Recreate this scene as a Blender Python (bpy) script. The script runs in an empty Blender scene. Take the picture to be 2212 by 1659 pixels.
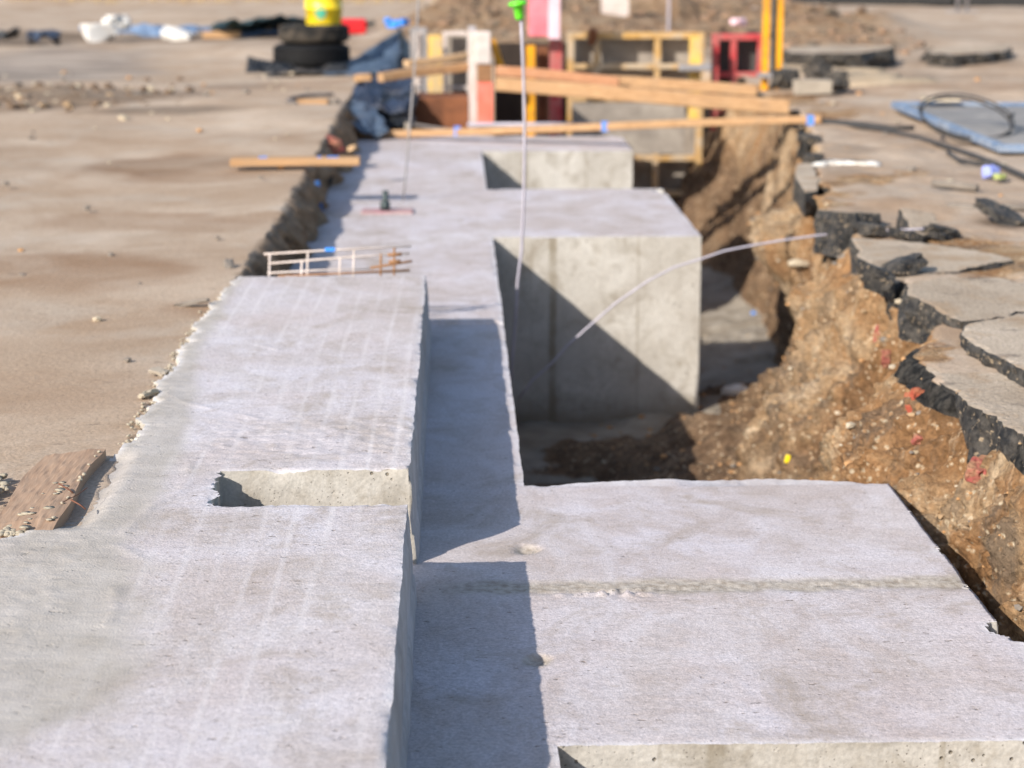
import bpy, math, random
import numpy as np
from mathutils import Vector, Matrix
sc = bpy.context.scene
COL = sc.collection
R = math.radians
random.seed(7)

# ------------------------------------------------------------------ camera
CH = 1.3                                  # camera height above the footing top
S = 2212 / 1024
F = 2000 * S
CX, CY, VX, VY = 1106, 829.5, 980, -143
pitch = math.atan((CY - VY) / F)
yaw = math.atan((CX - VX) * math.cos(pitch) / F)
fw = np.array([math.sin(yaw) * math.cos(pitch), math.cos(yaw) * math.cos(pitch), -math.sin(pitch)])
rt = np.array([math.cos(yaw), -math.sin(yaw), 0])
up = np.cross(rt, fw)
C0 = np.array([0, 0, CH])
def _ray(x, y): return fw * F + rt * (x - CX) - up * (y - CY)
def P(x, y, z=0.0):
    d = _ray(x, y); return C0 + d * ((z - CH) / d[2])
def Q(x, y, Y):
    d = _ray(x, y); return C0 + d * (Y / d[1])
cam = bpy.data.cameras.new('camera')
co = bpy.data.objects.new('camera', cam); COL.objects.link(co)
M = Matrix((rt, up, -fw)).transposed().to_4x4(); M.translation = Vector(C0)
co.matrix_world = M
cam.sensor_width = 36; cam.lens = 36 * 2000 / 1024
cam.clip_start = 0.05; cam.clip_end = 500
cam.dof.use_dof = True
cam.dof.focus_distance = float((P(700, 1120, .2) - C0) @ fw)
cam.dof.aperture_fstop = 4.0
sc.camera = co
sc.render.resolution_x = 1024; sc.render.resolution_y = 768

# ------------------------------------------------------------------ light
SD = Vector((0.25, 0.27, -0.21)).normalized()
elev = math.asin(-SD.z); azim = math.atan2(-SD.x, -SD.y)
w = bpy.data.worlds.new('World'); sc.world = w; w.use_nodes = True
nt = w.node_tree; bg = nt.nodes['Background']
sky = nt.nodes.new('ShaderNodeTexSky'); sky.sky_type = 'NISHITA'; sky.sun_disc = False
sky.sun_elevation = elev; sky.sun_rotation = azim % (2 * math.pi)
nt.links.new(sky.outputs[0], bg.inputs[0]); bg.inputs[1].default_value = 0.12
sl = bpy.data.lights.new('sun', 'SUN'); sl.energy = 4.1; sl.angle = R(0.5); sl.color = (1, .93, .84)
so = bpy.data.objects.new('sun', sl); COL.objects.link(so)
so.rotation_euler = SD.to_track_quat('-Z', 'Y').to_euler(); so.location = (-8, -8, 8)
sc.view_settings.view_transform = 'Standard'; sc.view_settings.look = 'None'
sc.view_settings.exposure = 0.56; sc.view_settings.gamma = 1

# ------------------------------------------------------------------ noise
def _h(ix, iy, iz, s):
    n = (ix * 374761393 + iy * 668265263 + iz * 2147483647 + s * 1274126177) & 0xffffffff
    n = ((n ^ (n >> 13)) * 1274126177) & 0xffffffff
    n = (n ^ (n >> 16)) & 0xffffffff
    return n.astype(np.float64) / 0xffffffff * 2 - 1
def vn(x, y, z=0.0, s=0):
    x, y, z = np.broadcast_arrays(np.asarray(x, float), np.asarray(y, float), np.asarray(z, float))
    x0 = np.floor(x); y0 = np.floor(y); z0 = np.floor(z)
    fx = x - x0; fy = y - y0; fz = z - z0
    ix, iy, iz = x0.astype(np.int64), y0.astype(np.int64), z0.astype(np.int64)
    fx = fx * fx * (3 - 2 * fx); fy = fy * fy * (3 - 2 * fy); fz = fz * fz * (3 - 2 * fz)
    r = 0
    for a in (0, 1):
        for b in (0, 1):
            for c in (0, 1):
                r = r + _h(ix + a, iy + b, iz + c, s) * (fx if a else 1 - fx) * (fy if b else 1 - fy) * (fz if c else 1 - fz)
    return r
def fbm(x, y, z=0.0, o=4, s=0, g=.5):
    r = 0; a = 1.0; f = 1.0
    for k in range(o):
        r = r + a * vn(np.asarray(x) * f + 17.3 * k, np.asarray(y) * f + 5.1 * k, np.asarray(z) * f, s + k)
        a *= g; f *= 2.03
    return r
def sstep(a, b, x):
    t = np.clip((x - a) / (b - a), 0, 1); return t * t * (3 - 2 * t)

# ------------------------------------------------------------------ tagging
def tag(o, label=None, cat=None, group=None, kind=None):
    if label: o['label'] = label
    if cat: o['category'] = cat
    if group: o['group'] = group
    if kind: o['kind'] = kind
    return o
def empty(name, loc, label, cat, group=None, rz=0):
    o = bpy.data.objects.new(name, None); COL.objects.link(o)
    o.location = [float(c) for c in loc]; o.rotation_euler = (0, 0, rz); o.empty_display_size = .1
    return tag(o, label, cat, group)
def mesh_np(name, verts, quads, mats, midx=None, parent=None, smooth=True, tris=None):
    verts = np.asarray(verts, np.float32).reshape(-1, 3)
    quads = np.asarray(quads, np.int32).reshape(-1, 4)
    me = bpy.data.meshes.new(name)
    me.vertices.add(len(verts)); me.vertices.foreach_set('co', verts.ravel())
    me.loops.add(quads.size); me.loops.foreach_set('vertex_index', quads.ravel())
    me.polygons.add(len(quads))
    me.polygons.foreach_set('loop_start', np.arange(0, quads.size, 4, dtype=np.int32))
    me.polygons.foreach_set('loop_total', np.full(len(quads), 4, np.int32))
    if midx is not None: me.polygons.foreach_set('material_index', np.asarray(midx, np.int32))
    me.polygons.foreach_set('use_smooth', np.full(len(quads), smooth))
    for m in mats: me.materials.append(m)
    me.update(calc_edges=True); me.validate()
    o = bpy.data.objects.new(name, me); COL.objects.link(o)
    if parent: o.parent = parent
    return o
class MB:
    def __init__(s): s.v = []; s.f = []; s.m = []
    def add(s, vs, fs, mi=0):
        b = len(s.v); s.v += [tuple(float(c) for c in v) for v in vs]
        s.f += [tuple(b + i for i in f) for f in fs]; s.m += [mi] * len(fs)
    def box(s, x0, x1, y0, y1, z0, z1, mi=0, j=0):
        vs = [(x, y, z) for z in (z0, z1) for x, y in ((x0, y0), (x1, y0), (x1, y1), (x0, y1))]
        if j: vs = [tuple(c + random.uniform(-j, j) for c in v) for v in vs]
        s.add(vs, [(3, 2, 1, 0), (4, 5, 6, 7), (0, 1, 5, 4), (1, 2, 6, 5), (2, 3, 7, 6), (3, 0, 4, 7)], mi)
    def bar(s, a, b, w, h, mi=0, n=8, warp=0.0, upv=(0, 0, 1)):
        a = Vector([float(c) for c in a]); b = Vector([float(c) for c in b]); d = (b - a).normalized()
        side = d.cross(Vector(upv)).normalized(); u = side.cross(d)
        vs = []; ph = random.random() * 9; c = min(w, h) * .12
        for k in range(n + 1):
            t = k / n; o = a.lerp(b, t) + u * warp * math.sin(t * 5 + ph) + side * warp * math.sin(t * 4 + ph * 2)
            for (p, q) in ((-w/2+c, -h/2), (w/2-c, -h/2), (w/2, -h/2+c), (w/2, h/2-c), (w/2-c, h/2), (-w/2+c, h/2), (-w/2, h/2-c), (-w/2, -h/2+c)):
                vs.append(o + side * p + u * q)
        fs = [(k*8+i, k*8+(i+1) % 8, k*8+8+(i+1) % 8, k*8+8+i) for k in range(n) for i in range(8)]
        fs += [tuple(range(7, -1, -1)), tuple(n*8+i for i in range(8))]
        s.add(vs, fs, mi)
    def tube(s, pts, r, mi=0, n=8, rs=None):
        pts = [Vector([float(c) for c in p]) for p in pts]; vs = []
        for k, p in enumerate(pts):
            d = (pts[min(k+1, len(pts)-1)] - pts[max(k-1, 0)]).normalized()
            ref = Vector((0, 0, 1)) if abs(d.z) < .9 else Vector((1, 0, 0))
            a = d.cross(ref).normalized(); b = a.cross(d)
            rr = rs[k] if rs else r
            for i in range(n):
                t = 2 * math.pi * i / n; vs.append(p + a * rr * math.cos(t) + b * rr * math.sin(t))
        L = len(pts)
        fs = [(k*n+i, k*n+(i+1) % n, k*n+n+(i+1) % n, k*n+n+i) for k in range(L-1) for i in range(n)]
        fs += [tuple(range(n-1, -1, -1)), tuple((L-1)*n+i for i in range(n))]
        s.add(vs, fs, mi)
    def lathe(s, prof, c=(0, 0, 0), n=40, mi=0, closed=False):
        vs = [(c[0]+r*math.cos(2*math.pi*i/n), c[1]+r*math.sin(2*math.pi*i/n), c[2]+z) for r, z in prof for i in range(n)]
        L = len(prof); K = L if closed else L - 1
        fs = [(k*n+i, k*n+(i+1) % n, ((k+1) % L)*n+(i+1) % n, ((k+1) % L)*n+i) for k in range(K) for i in range(n)]
        s.add(vs, fs, mi)
    def rock(s, c, r, mi=0, sq=(1, 1, .7), rough=.35, sub=2):
        import bmesh
        bm = bmesh.new(); bmesh.ops.create_icosphere(bm, subdivisions=sub, radius=1)
        se = random.random() * 50
        co = np.array([v.co[:] for v in bm.verts])
        n = 1 + rough * vn(co[:, 0]*1.6+se, co[:, 1]*1.6, co[:, 2]*1.6, 3) + rough*.4 * vn(co[:, 0]*4+se, co[:, 1]*4, co[:, 2]*4, 5)
        a = random.random() * 6.28; ca, sa = math.cos(a), math.sin(a)
        co = np.clip(co * n[:, None], -.8, .8) * np.array(sq) * r
        co = np.stack([co[:, 0]*ca - co[:, 1]*sa, co[:, 0]*sa + co[:, 1]*ca, co[:, 2]], 1) + np.array([float(q) for q in c])
        s.add(co, [tuple(v.index for v in f.verts) for f in bm.faces], mi); bm.free()
    def build(s, name, mats, parent=None, smooth=False, bevel=0):
        me = bpy.data.meshes.new(name); me.from_pydata(s.v, [], s.f)
        if not isinstance(mats, (list, tuple)): mats = [mats]
        for m in mats: me.materials.append(m)
        me.polygons.foreach_set('material_index', s.m)
        me.polygons.foreach_set('use_smooth', [smooth] * len(s.f))
        me.update()
        o = bpy.data.objects.new(name, me); COL.objects.link(o)
        if parent:
            o.parent = parent
            me.transform(Matrix.LocRotScale(parent.location, parent.rotation_euler, (1, 1, 1)).inverted())
        if bevel:
            b = o.modifiers.new('b', 'BEVEL'); b.width = bevel; b.segments = 2; b.limit_method = 'ANGLE'
        return o

# ------------------------------------------------------------------ materials
class N:
    def __init__(s, name, rough=.9, spec=.3):
        s.m = bpy.data.materials.new(name); s.m.use_nodes = True; s.t = s.m.node_tree
        s.b = s.t.nodes['Principled BSDF']; s.b.inputs['Roughness'].default_value = rough
        s.b.inputs['Specular IOR Level'].default_value = spec
        s.geo = s.t.nodes.new('ShaderNodeNewGeometry').outputs['Position']
    def new(s, t): return s.t.nodes.new(t)
    def link(s, a, b): s.t.links.new(a, b)
    def pos(s, scale=(1, 1, 1), rot=(0, 0, 0)):
        n = s.new('ShaderNodeMapping'); s.link(s.geo, n.inputs[0])
        n.inputs['Scale'].default_value = scale; n.inputs['Rotation'].default_value = rot; return n.outputs[0]
    def noise(s, scale, detail=4, vec=None, rough=.55, dist=0):
        n = s.new('ShaderNodeTexNoise'); n.inputs['Scale'].default_value = scale; n.inputs['Detail'].default_value = detail
        n.inputs['Roughness'].default_value = rough; n.inputs['Distortion'].default_value = dist
        s.link(vec or s.geo, n.inputs['Vector']); return n.outputs[0]
    def vor(s, scale, vec=None, feat='F1', out='Distance', rnd=1):
        n = s.new('ShaderNodeTexVoronoi'); n.inputs['Scale'].default_value = scale; n.feature = feat
        n.inputs['Randomness'].default_value = rnd
        s.link(vec or s.geo, n.inputs['Vector']); return n.outputs[out]
    def ramp(s, v, *st):
        n = s.new('ShaderNodeValToRGB'); s.link(v, n.inputs[0]); e = n.color_ramp.elements
        while len(e) < len(st): e.new(.5)
        for i, (p, c) in enumerate(st):
            e[i].position = p; c = (c, c, c) if not isinstance(c, tuple) else c; e[i].color = (*c, 1)
        return n.outputs[0]
    def mix(s, f, a, b, mode='MIX'):
        n = s.new('ShaderNodeMix'); n.data_type = 'RGBA'; n.blend_type = mode
        for i, v in ((0, f), (6, a), (7, b)):
            if isinstance(v, (int, float)): n.inputs[i].default_value = v if i == 0 else (v, v, v, 1)
            elif isinstance(v, tuple): n.inputs[i].default_value = (*v, 1)
            else: s.link(v, n.inputs[i])
        return n.outputs[2]
    def math(s, op, a, b=0.0):
        n = s.new('ShaderNodeMath'); n.operation = op
        for i, v in ((0, a), (1, b)):
            if isinstance(v, (int, float)): n.inputs[i].default_value = v
            else: s.link(v, n.inputs[i])
        return n.outputs[0]
    def attr(s, name):
        n = s.new('ShaderNodeAttribute'); n.attribute_name = name; return n.outputs['Fac']
    def bump(s, h, dist, prev=None, strength=1):
        n = s.new('ShaderNodeBump'); n.inputs['Distance'].default_value = dist; n.inputs['Strength'].default_value = strength
        s.link(h, n.inputs['Height'])
        if prev: s.link(prev, n.inputs['Normal'])
        return n.outputs[0]
    def out(s, col=None, nrm=None, rough=None, metal=None):
        if col is not None:
            if isinstance(col, tuple): s.b.inputs['Base Color'].default_value = (*col, 1)
            else: s.link(col, s.b.inputs['Base Color'])
        if nrm: s.link(nrm, s.b.inputs['Normal'])
        if rough: s.link(rough, s.b.inputs['Roughness'])
        if metal is not None: s.b.inputs['Metallic'].default_value = metal
        return s.m

def concrete_top(name, warm, cool, beige, lines=False):
    n = N(name, .88, .25)
    big = n.noise(1.7, 5, n.pos((1, .8, 1)), .6, .6)
    c = n.mix(n.ramp(big, (.38, 0), (.62, 1)), warm, cool)
    mid = n.noise(6, 7, n.pos((1, .8, 1)), .72, .6)
    c = n.mix(n.math('MULTIPLY', n.ramp(mid, (.44, 0), (.66, 1)), .75), c, beige)
    lite = n.noise(3.3, 6, n.pos((1, .5, 1), (0, 0, .4)), .7, .8)
    c = n.mix(n.math('MULTIPLY', n.ramp(lite, (.48, 0), (.72, 1)), .55), c, (.74, .72, .76))
    pk = n.noise(2.2, 5, n.pos((.8, .6, 1), (0, 0, 1.4)), .6, 1)
    c = n.mix(n.math('MULTIPLY', n.ramp(pk, (.52, 0), (.68, 1)), .35), c, (.58, .49, .47))
    st = n.noise(1, 5, n.pos((22, 110, 20)), .75)          # brushing marks across the slab
    c = n.mix(.8, c, n.ramp(st, (.28, .90), (.72, 1.08)), 'MULTIPLY')
    fine = n.noise(150, 4, None, .75)
    c = n.mix(1, c, n.ramp(fine, (.28, .68), (.72, 1.24)), 'MULTIPLY')
    speck = n.noise(75, 3, n.pos((.5, 1, 1)), .6)
    c = n.mix(n.ramp(speck, (.66, 0), (.72, .7)), c, (.20, .15, .11))
    stain = n.noise(4.0, 8, n.pos((1, .9, 1), (0, 0, 2)), .75, .8)
    c = n.mix(n.math('MULTIPLY', n.ramp(stain, (.52, 0), (.68, 1)), .60), c, (.32, .255, .19))
    scuff = n.noise(1, 5, n.pos((16, 30, 5), (0, 0, .15)), .75, .5)
    c = n.mix(n.ramp(scuff, (.62, 0), (.74, .5)), c, (.33, .27, .21))
    if lines:
        wv = n.new('ShaderNodeTexWave'); wv.wave_type = 'BANDS'; wv.bands_direction = 'X'
        wv.inputs['Scale'].default_value = 5.2; wv.inputs['Distortion'].default_value = 3.2
        wv.inputs['Detail'].default_value = 4; wv.inputs['Detail Scale'].default_value = .8
        n.link(n.pos((1, .12, 1), (0, 0, .05)), wv.inputs['Vector'])
        ln = n.ramp(wv.outputs['Fac'], (.82, 0), (1.0, 1))
        zone = n.ramp(n.noise(3.1, 4, n.pos((1.4, .5, 1), (0, 0, .1)), .6), (.40, .02), (.66, .5))
        c = n.mix(n.math('MULTIPLY', ln, zone), c, (.70, .66, .66))
    jt = n.attr('joint')
    c = n.mix(n.math('MULTIPLY', jt, .85), c, n.mix(n.ramp(n.noise(60, 4), (.35, 0), (.65, 1)), (.27, .225, .17), (.50, .45, .38)))
    gp = n.attr('patch')
    c = n.mix(n.math('MULTIPLY', gp, .8), c, n.mix(n.ramp(n.noise(9, 5), (.35, 0), (.65, 1)), (.38, .345, .295), (.50, .46, .41)))
    ed = n.math('MULTIPLY', n.attr('edge'), n.ramp(n.noise(12, 4), (.35, .2), (.6, 1)))
    c = n.mix(n.math('MULTIPLY', ed, .6), c, (.78, .76, .77))
    h = n.mix(.25, n.noise(60, 6, n.pos((.6, 1, 1)), .7), st)
    nr = n.bump(h, .0022)
    nr = n.bump(n.noise(260, 2), .0014, nr)
    nr = n.bump(n.ramp(speck, (.66, 1), (.74, 0)), .002, nr)
    return n.out(c, nr)
WARM, COOL, BEI = (.54, .475, .455), (.61, .565, .59), (.44, .365, .325)
m_top = concrete_top('trowelled_concrete', WARM, COOL, BEI)
m_top2 = concrete_top('brushed_concrete', (.545, .48, .465), (.61, .57, .595), (.45, .39, .35), True)
def formed(name='formed_concrete'):
    n = N(name, .85, .25)
    big = n.noise(3.5, 5, None, .6, .5)
    c = n.mix(n.ramp(big, (.35, 0), (.68, 1)), (.42, .385, .335), (.58, .55, .50))
    blot = n.noise(9, 6, None, .72, .6); c = n.mix(n.ramp(blot, (.50, 0), (.66, .7)), c, (.31, .27, .215))
    stn = n.noise(2.0, 6, n.pos((1, 1, .8), (0, 1, 0)), .7, .8)
    c = n.mix(n.ramp(stn, (.60, 0), (.75, .4)), c, (.28, .22, .14))
    c = n.mix(1, c, n.ramp(n.noise(140, 3), (.3, .86), (.7, 1.1)), 'MULTIPLY')
    v = n.vor(42, None)
    gate = n.noise(7, 3)
    pit = n.math('MULTIPLY', n.ramp(v, (.10, 1), (.17, 0)), n.ramp(gate, (.50, 0), (.56, 1)))
    v2 = n.ramp(n.vor(120, None), (.10, 1), (.16, 0))
    pit = n.math('MAXIMUM', pit, n.math('MULTIPLY', v2, n.ramp(n.noise(11, 2), (.5, 0), (.58, .8))))
    c = n.mix(n.math('MULTIPLY', pit, .8), c, (.16, .13, .09))
    xyz = n.new('ShaderNodeSeparateXYZ'); n.link(n.geo, xyz.inputs[0])
    for sx, wd, am in ((.425, .022, .75), (.80, .007, .45), (.33, .004, .3)):
        d = n.math('ABSOLUTE', n.math('SUBTRACT', n.math('ADD', xyz.outputs[0], n.math('MULTIPLY', n.noise(5, 3), .012)), sx + .006))
        c = n.mix(n.math('MULTIPLY', n.ramp(n.math('DIVIDE', d, wd), (.5, 1), (1, 0)), n.math('MULTIPLY', n.ramp(n.noise(6, 4), (.3, .3), (.6, 1)), am)), c, (.22, .18, .12))
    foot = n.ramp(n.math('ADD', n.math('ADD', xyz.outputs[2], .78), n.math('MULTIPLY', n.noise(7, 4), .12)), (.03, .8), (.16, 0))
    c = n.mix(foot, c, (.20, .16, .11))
    nr = n.bump(n.noise(45, 5, None, .6), .003)
    nr = n.bump(n.math('SUBTRACT', 1, pit), .004, nr)
    return n.out(c, nr)
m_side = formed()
def shade_side():  # shade on the slab's right side face put into a greyer concrete colour
    n = N('shade_grey_concrete', .9, .25)
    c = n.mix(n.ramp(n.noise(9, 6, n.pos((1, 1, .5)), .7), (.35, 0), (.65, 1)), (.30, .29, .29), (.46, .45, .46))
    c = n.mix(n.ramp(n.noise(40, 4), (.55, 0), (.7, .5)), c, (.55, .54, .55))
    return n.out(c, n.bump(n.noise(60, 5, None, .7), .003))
m_shade_side = shade_side()
def rough_conc():
    n = N('broken_concrete', .95, .2)
    c = n.mix(n.ramp(n.noise(9, 5), (.35, 0), (.65, 1)), (.33, .27, .19), (.52, .46, .38))
    v = n.vor(60, None, out='Color'); c = n.mix(.35, c, v, 'SOFT_LIGHT')
    nr = n.bump(n.noise(70, 5, None, .7), .008)
    return n.out(c, nr)
m_rough = rough_conc()
def ground_mat():
    n = N('site_ground', .95, .15)
    # dusty hard standing
    big = n.noise(1.0, 6, n.pos((1, .8, 1)), .65, .8)
    d = n.mix(n.ramp(big, (.33, 0), (.66, 1)), (.36, .25, .165), (.54, .43, .33))
    m = n.noise(2.4, 7, n.pos((1, .8, 1)), .72, .9)
    d = n.mix(n.math('MULTIPLY', n.ramp(m, (.50, 0), (.70, 1)), .5), d, (.36, .245, .155))
    m2 = n.noise(1.6, 6, n.pos((1, 1, 1), (0, 0, .6)), .7, .8)
    d = n.mix(n.math('MULTIPLY', n.ramp(m2, (.5, 0), (.7, 1)), .5), d, (.50, .44, .37))
    tn = n.math('MULTIPLY', n.attr('tan'), n.ramp(n.noise(1.4, 5, n.pos((.7, 1, 1)), .65, 1.2), (.35, .25), (.6, 1)))
    d = n.mix(tn, d, (.30, .185, .11))
    d = n.mix(1, d, n.ramp(n.noise(120, 3), (.3, .8), (.7, 1.15)), 'MULTIPLY')
    sp = n.noise(40, 3, n.pos((.4, 1, 1)), .6)
    d = n.mix(n.ramp(sp, (.66, 0), (.72, .7)), d, (.17, .13, .10))
    st = n.attr('stain')
    d = n.mix(n.math('MULTIPLY', st, .85), d, n.mix(n.ramp(n.noise(5, 4), (.4, 0), (.6, 1)), (.085, .06, .04), (.17, .12, .08)))
    gr = n.attr('grey')
    d = n.mix(n.math('MULTIPLY', gr, .8), d, n.mix(n.ramp(n.noise(3, 4, n.pos((.4, 1, 1))), (.4, 0), (.6, 1)), (.20, .17, .145), (.38, .32, .27)))
    # excavated earth
    e1 = n.noise(2.2, 6, None, .65, .7)
    e = n.ramp(e1, (.30, (.12, .065, .03)), (.43, (.34, .185, .085)), (.55, (.41, .27, .15)), (.69, (.57, .43, .29)))
    ev = n.noise(1, 6, n.pos((5, 7, 1.5), (.45, 0, 0)), .72, .6)
    e = n.mix(n.ramp(ev, (.51, 0), (.62, .75)), e, (.15, .115, .085))
    ev2 = n.noise(1, 5, n.pos((6, 9, 2), (.45, 0, 0)), .7, .5)
    e = n.mix(n.ramp(ev2, (.56, 0), (.66, .6)), e, (.66, .50, .33))
    hz = n.new('ShaderNodeSeparateXYZ'); n.link(n.geo, hz.inputs[0])
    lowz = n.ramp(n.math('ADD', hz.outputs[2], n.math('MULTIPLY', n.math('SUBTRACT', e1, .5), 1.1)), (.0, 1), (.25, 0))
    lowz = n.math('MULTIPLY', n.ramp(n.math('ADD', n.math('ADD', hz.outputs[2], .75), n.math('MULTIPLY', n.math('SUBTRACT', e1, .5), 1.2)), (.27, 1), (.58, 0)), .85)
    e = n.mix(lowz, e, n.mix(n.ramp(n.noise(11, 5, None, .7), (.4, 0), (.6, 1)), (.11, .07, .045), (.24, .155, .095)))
    e = n.mix(1, e, n.ramp(n.noise(55, 5, None, .75), (.3, .6), (.7, 1.4)), 'MULTIPLY')
    stones = n.vor(48, None, out='Distance'); gate = n.noise(16, 4)
    sm = n.math('MULTIPLY', n.ramp(stones, (.24, 1), (.40, 0)), n.ramp(gate, (.47, 0), (.56, 1)))
    e = n.mix(n.math('MULTIPLY', sm, .8), e, n.mix(n.ramp(n.noise(80, 2), (.45, 0), (.55, 1)), (.74, .62, .44), (.54, .32, .16)))
    ea = n.attr('earth')
    e = n.mix(n.math('MULTIPLY', st, .75), e, n.mix(n.ramp(n.noise(6, 5), (.35, 0), (.65, 1)), (.15, .10, .065), (.36, .26, .18)))
    em = n.ramp(n.math('ADD', ea, n.math('MULTIPLY', n.math('SUBTRACT', n.noise(18, 4), .5), .8)), (.40, 0), (.60, 1))
    c = n.mix(em, d, e)
    # pale blinding concrete on the trench floor
    bl = n.attr('blinding')
    bm_ = n.ramp(n.math('ADD', bl, n.math('MULTIPLY', n.math('SUBTRACT', n.noise(4.5, 5), .5), .9)), (.45, 0), (.56, 1))
    bc = n.mix(n.ramp(n.noise(6, 5), (.35, 0), (.65, 1)), (.32, .27, .21), (.48, .43, .36))
    c = n.mix(bm_, c, bc)
    bk = n.attr('black')
    bkm = n.ramp(n.math('ADD', bk, n.math('MULTIPLY', n.math('SUBTRACT', n.noise(14, 4), .5), 1.0)), (.45, 0), (.6, 1))
    ac = n.mix(n.ramp(n.noise(40, 4), (.4, 0), (.62, 1)), (.018, .018, .018), (.075, .068, .06))
    c = n.mix(bkm, c, ac)
    nr = n.bump(n.noise(24, 7, None, .72), .035, None, 1)
    nr = n.bump(stones, .004, nr)
    flat = n.bump(n.noise(60, 6, None, .7), .0035)
    mx = n.new('ShaderNodeMix'); mx.data_type = 'VECTOR'; n.link(n.math('MAXIMUM', ea, bk), mx.inputs[0])
    n.link(flat, mx.inputs[4]); n.link(nr, mx.inputs[5])
    n.link(mx.outputs[1], n.b.inputs['Normal'])
    return n.out(c)
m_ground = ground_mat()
def asphalt_top():
    n = N('dusty_asphalt', .93, .2)
    c = n.mix(n.ramp(n.noise(2.5, 5, None, .6, .6), (.35, 0), (.62, 1)), (.39, .31, .23), (.52, .43, .335))
    c = n.mix(1, c, n.ramp(n.noise(110, 3), (.3, .75), (.7, 1.15)), 'MULTIPLY')
    c = n.mix(n.ramp(n.noise(9, 5, n.pos((.5, 1, 1)), .7), (.58, 0), (.66, .7)), c, (.12, .10, .085))
    c = n.mix(n.ramp(n.noise(5, 6, None, .7), (.50, 0), (.62, .7)), c, (.36, .25, .155))
    return n.out(c, n.bump(n.noise(80, 5), .006))
def asphalt_side():
    n = N('broken_asphalt', .6, .5)
    c = n.mix(n.ramp(n.noise(22, 6, None, .75), (.42, 0), (.66, 1)), (.012, .012, .013), (.12, .105, .088))
    c = n.mix(n.ramp(n.noise(70, 3), (.60, 0), (.66, .9)), c, (.42, .32, .21))
    nr = n.bump(n.noise(50, 6, n.pos((1, 1, .5)), .75), .02)
    return n.out(c, nr)
m_at, m_as = asphalt_top(), asphalt_side()
def simple(name, col, rough=.6, spec=.4, metal=0, dirt=None, dscale=6, damt=.6, bump=0.0, bs=40, vary=.12, thr=.55):
    n = N(name, rough, spec)
    lo = tuple(c * (1 - vary) for c in col); hi = tuple(min(1, c * (1 + vary)) for c in col)
    c = n.mix(n.ramp(n.noise(12, 4), (.35, 0), (.65, 1)), lo, hi)
    if dirt:
        c = n.mix(n.math('MULTIPLY', n.ramp(n.noise(dscale, 5, None, .65, .5), (thr - .1, 0), (thr + .1, 1)), damt), c, dirt)
    nr = n.bump(n.noise(bs, 5), bump) if bump else None
    return n.out(c, nr, None, metal)
def wood(name, a, b, axis=(2, 40, 60), dirt=.25):
    n = N(name, .85, .12)
    g = n.noise(1, 5, n.pos(axis), .65, .6)
    c = n.mix(n.ramp(g, (.3, 0), (.7, 1)), a, b)
    c = n.mix(n.ramp(n.noise(7, 4), (.55, 0), (.75, dirt)), c, (.30, .24, .18))
    return n.out(c, n.bump(g, .002))
m_wood = wood('pine_timber', (.35, .20, .10), (.54, .34, .185))
m_wood2 = wood('weathered_timber', (.42, .27, .15), (.62, .43, .26))
m_woodred = wood('reddish_timber', (.36, .17, .09), (.52, .28, .16))
m_plank = wood('shuttering_plank', (.33, .215, .145), (.40, .285, .205), (90, 9, 30), .9)
m_bluemark = simple('blue_paint', (.12, .30, .80), .5)
m_tyre = simple('tyre_rubber', (.009, .009, .010), .7, .2, bump=.004)
m_tyre2 = simple('dusty_rubber', (.022, .021, .020), .85, .2, dirt=(.13, .105, .08), dscale=7, damt=.6, bump=.006)
m_yel = simple('yellow_plastic', (.90, .66, .02), .35, .5, dirt=(.5, .34, .05), dscale=9, damt=.35)
m_green = simple('green_print', (.05, .42, .30), .5)
m_cap = simple('green_plastic', (.14, .72, .03), .35, .5)
m_red = simple('red_plastic', (.60, .01, .015), .4, .5)
m_blue = simple('blue_rag', (.05, .28, .85), .7)
def tarp_mat(name, col):
    n = N(name, .38, .55)
    c = n.mix(n.ramp(n.noise(5, 5, None, .6, 1), (.35, 0), (.7, 1)), tuple(q*.7 for q in col), tuple(q*1.3 for q in col))
    c = n.mix(n.ramp(n.noise(3, 5, None, .7), (.55, 0), (.72, .45)), c, (.30, .27, .25))
    return n.out(c, n.bump(n.noise(16, 4, None, .6, 1.5), .03))
m_tarp = tarp_mat('blue_sheeting', (.075, .11, .165))
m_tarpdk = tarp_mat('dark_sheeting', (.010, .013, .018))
m_tarpnv = tarp_mat('navy_sheeting', (.025, .04, .075))
m_tarpgr = tarp_mat('green_sheeting', (.03, .065, .06))
m_tarplt = tarp_mat('pale_blue_sheeting', (.20, .29, .44))
m_white = simple('white_plastic', (.78, .76, .72), .6, .4, dirt=(.45, .36, .26), damt=.5)
m_cream = simple('cream_sacking', (.66, .55, .40), .9, .2, bump=.01, bs=15)
m_galv = simple('galvanised_steel', (.33, .32, .33), .5, .5, .4, dirt=(.4, .33, .27), damt=.3)
m_pale = simple('pale_rod', (.46, .43, .49), .5, .4, .2)
m_rust = simple('rusty_steel', (.24, .095, .045), .85, .3, .2, dirt=(.09, .04, .025), damt=.7, bump=.003)
m_rustlt = simple('light_rust', (.30, .16, .08), .85, .3, .1)
m_pink = simple('faded_pink_board', (.42, .23, .25), .8, dirt=(.4, .34, .3), damt=.5)
m_dkmetal = simple('dark_bolt', (.06, .08, .08), .5, .5, .5)
m_cable = simple('black_cable', (.05, .047, .045), .6, .4)
m_cableg = simple('dusty_cable', (.17, .15, .14), .8)
m_ploy = simple('grey_plywood', (.27, .235, .20), .85, .2, dirt=(.42, .37, .31), dscale=4, damt=.7, bump=.002)
m_frame = simple('yellow_frame_paint', (.52, .30, .09), .6, .4, dirt=(.50, .42, .32), dscale=5, damt=.8, thr=.5)
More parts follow.
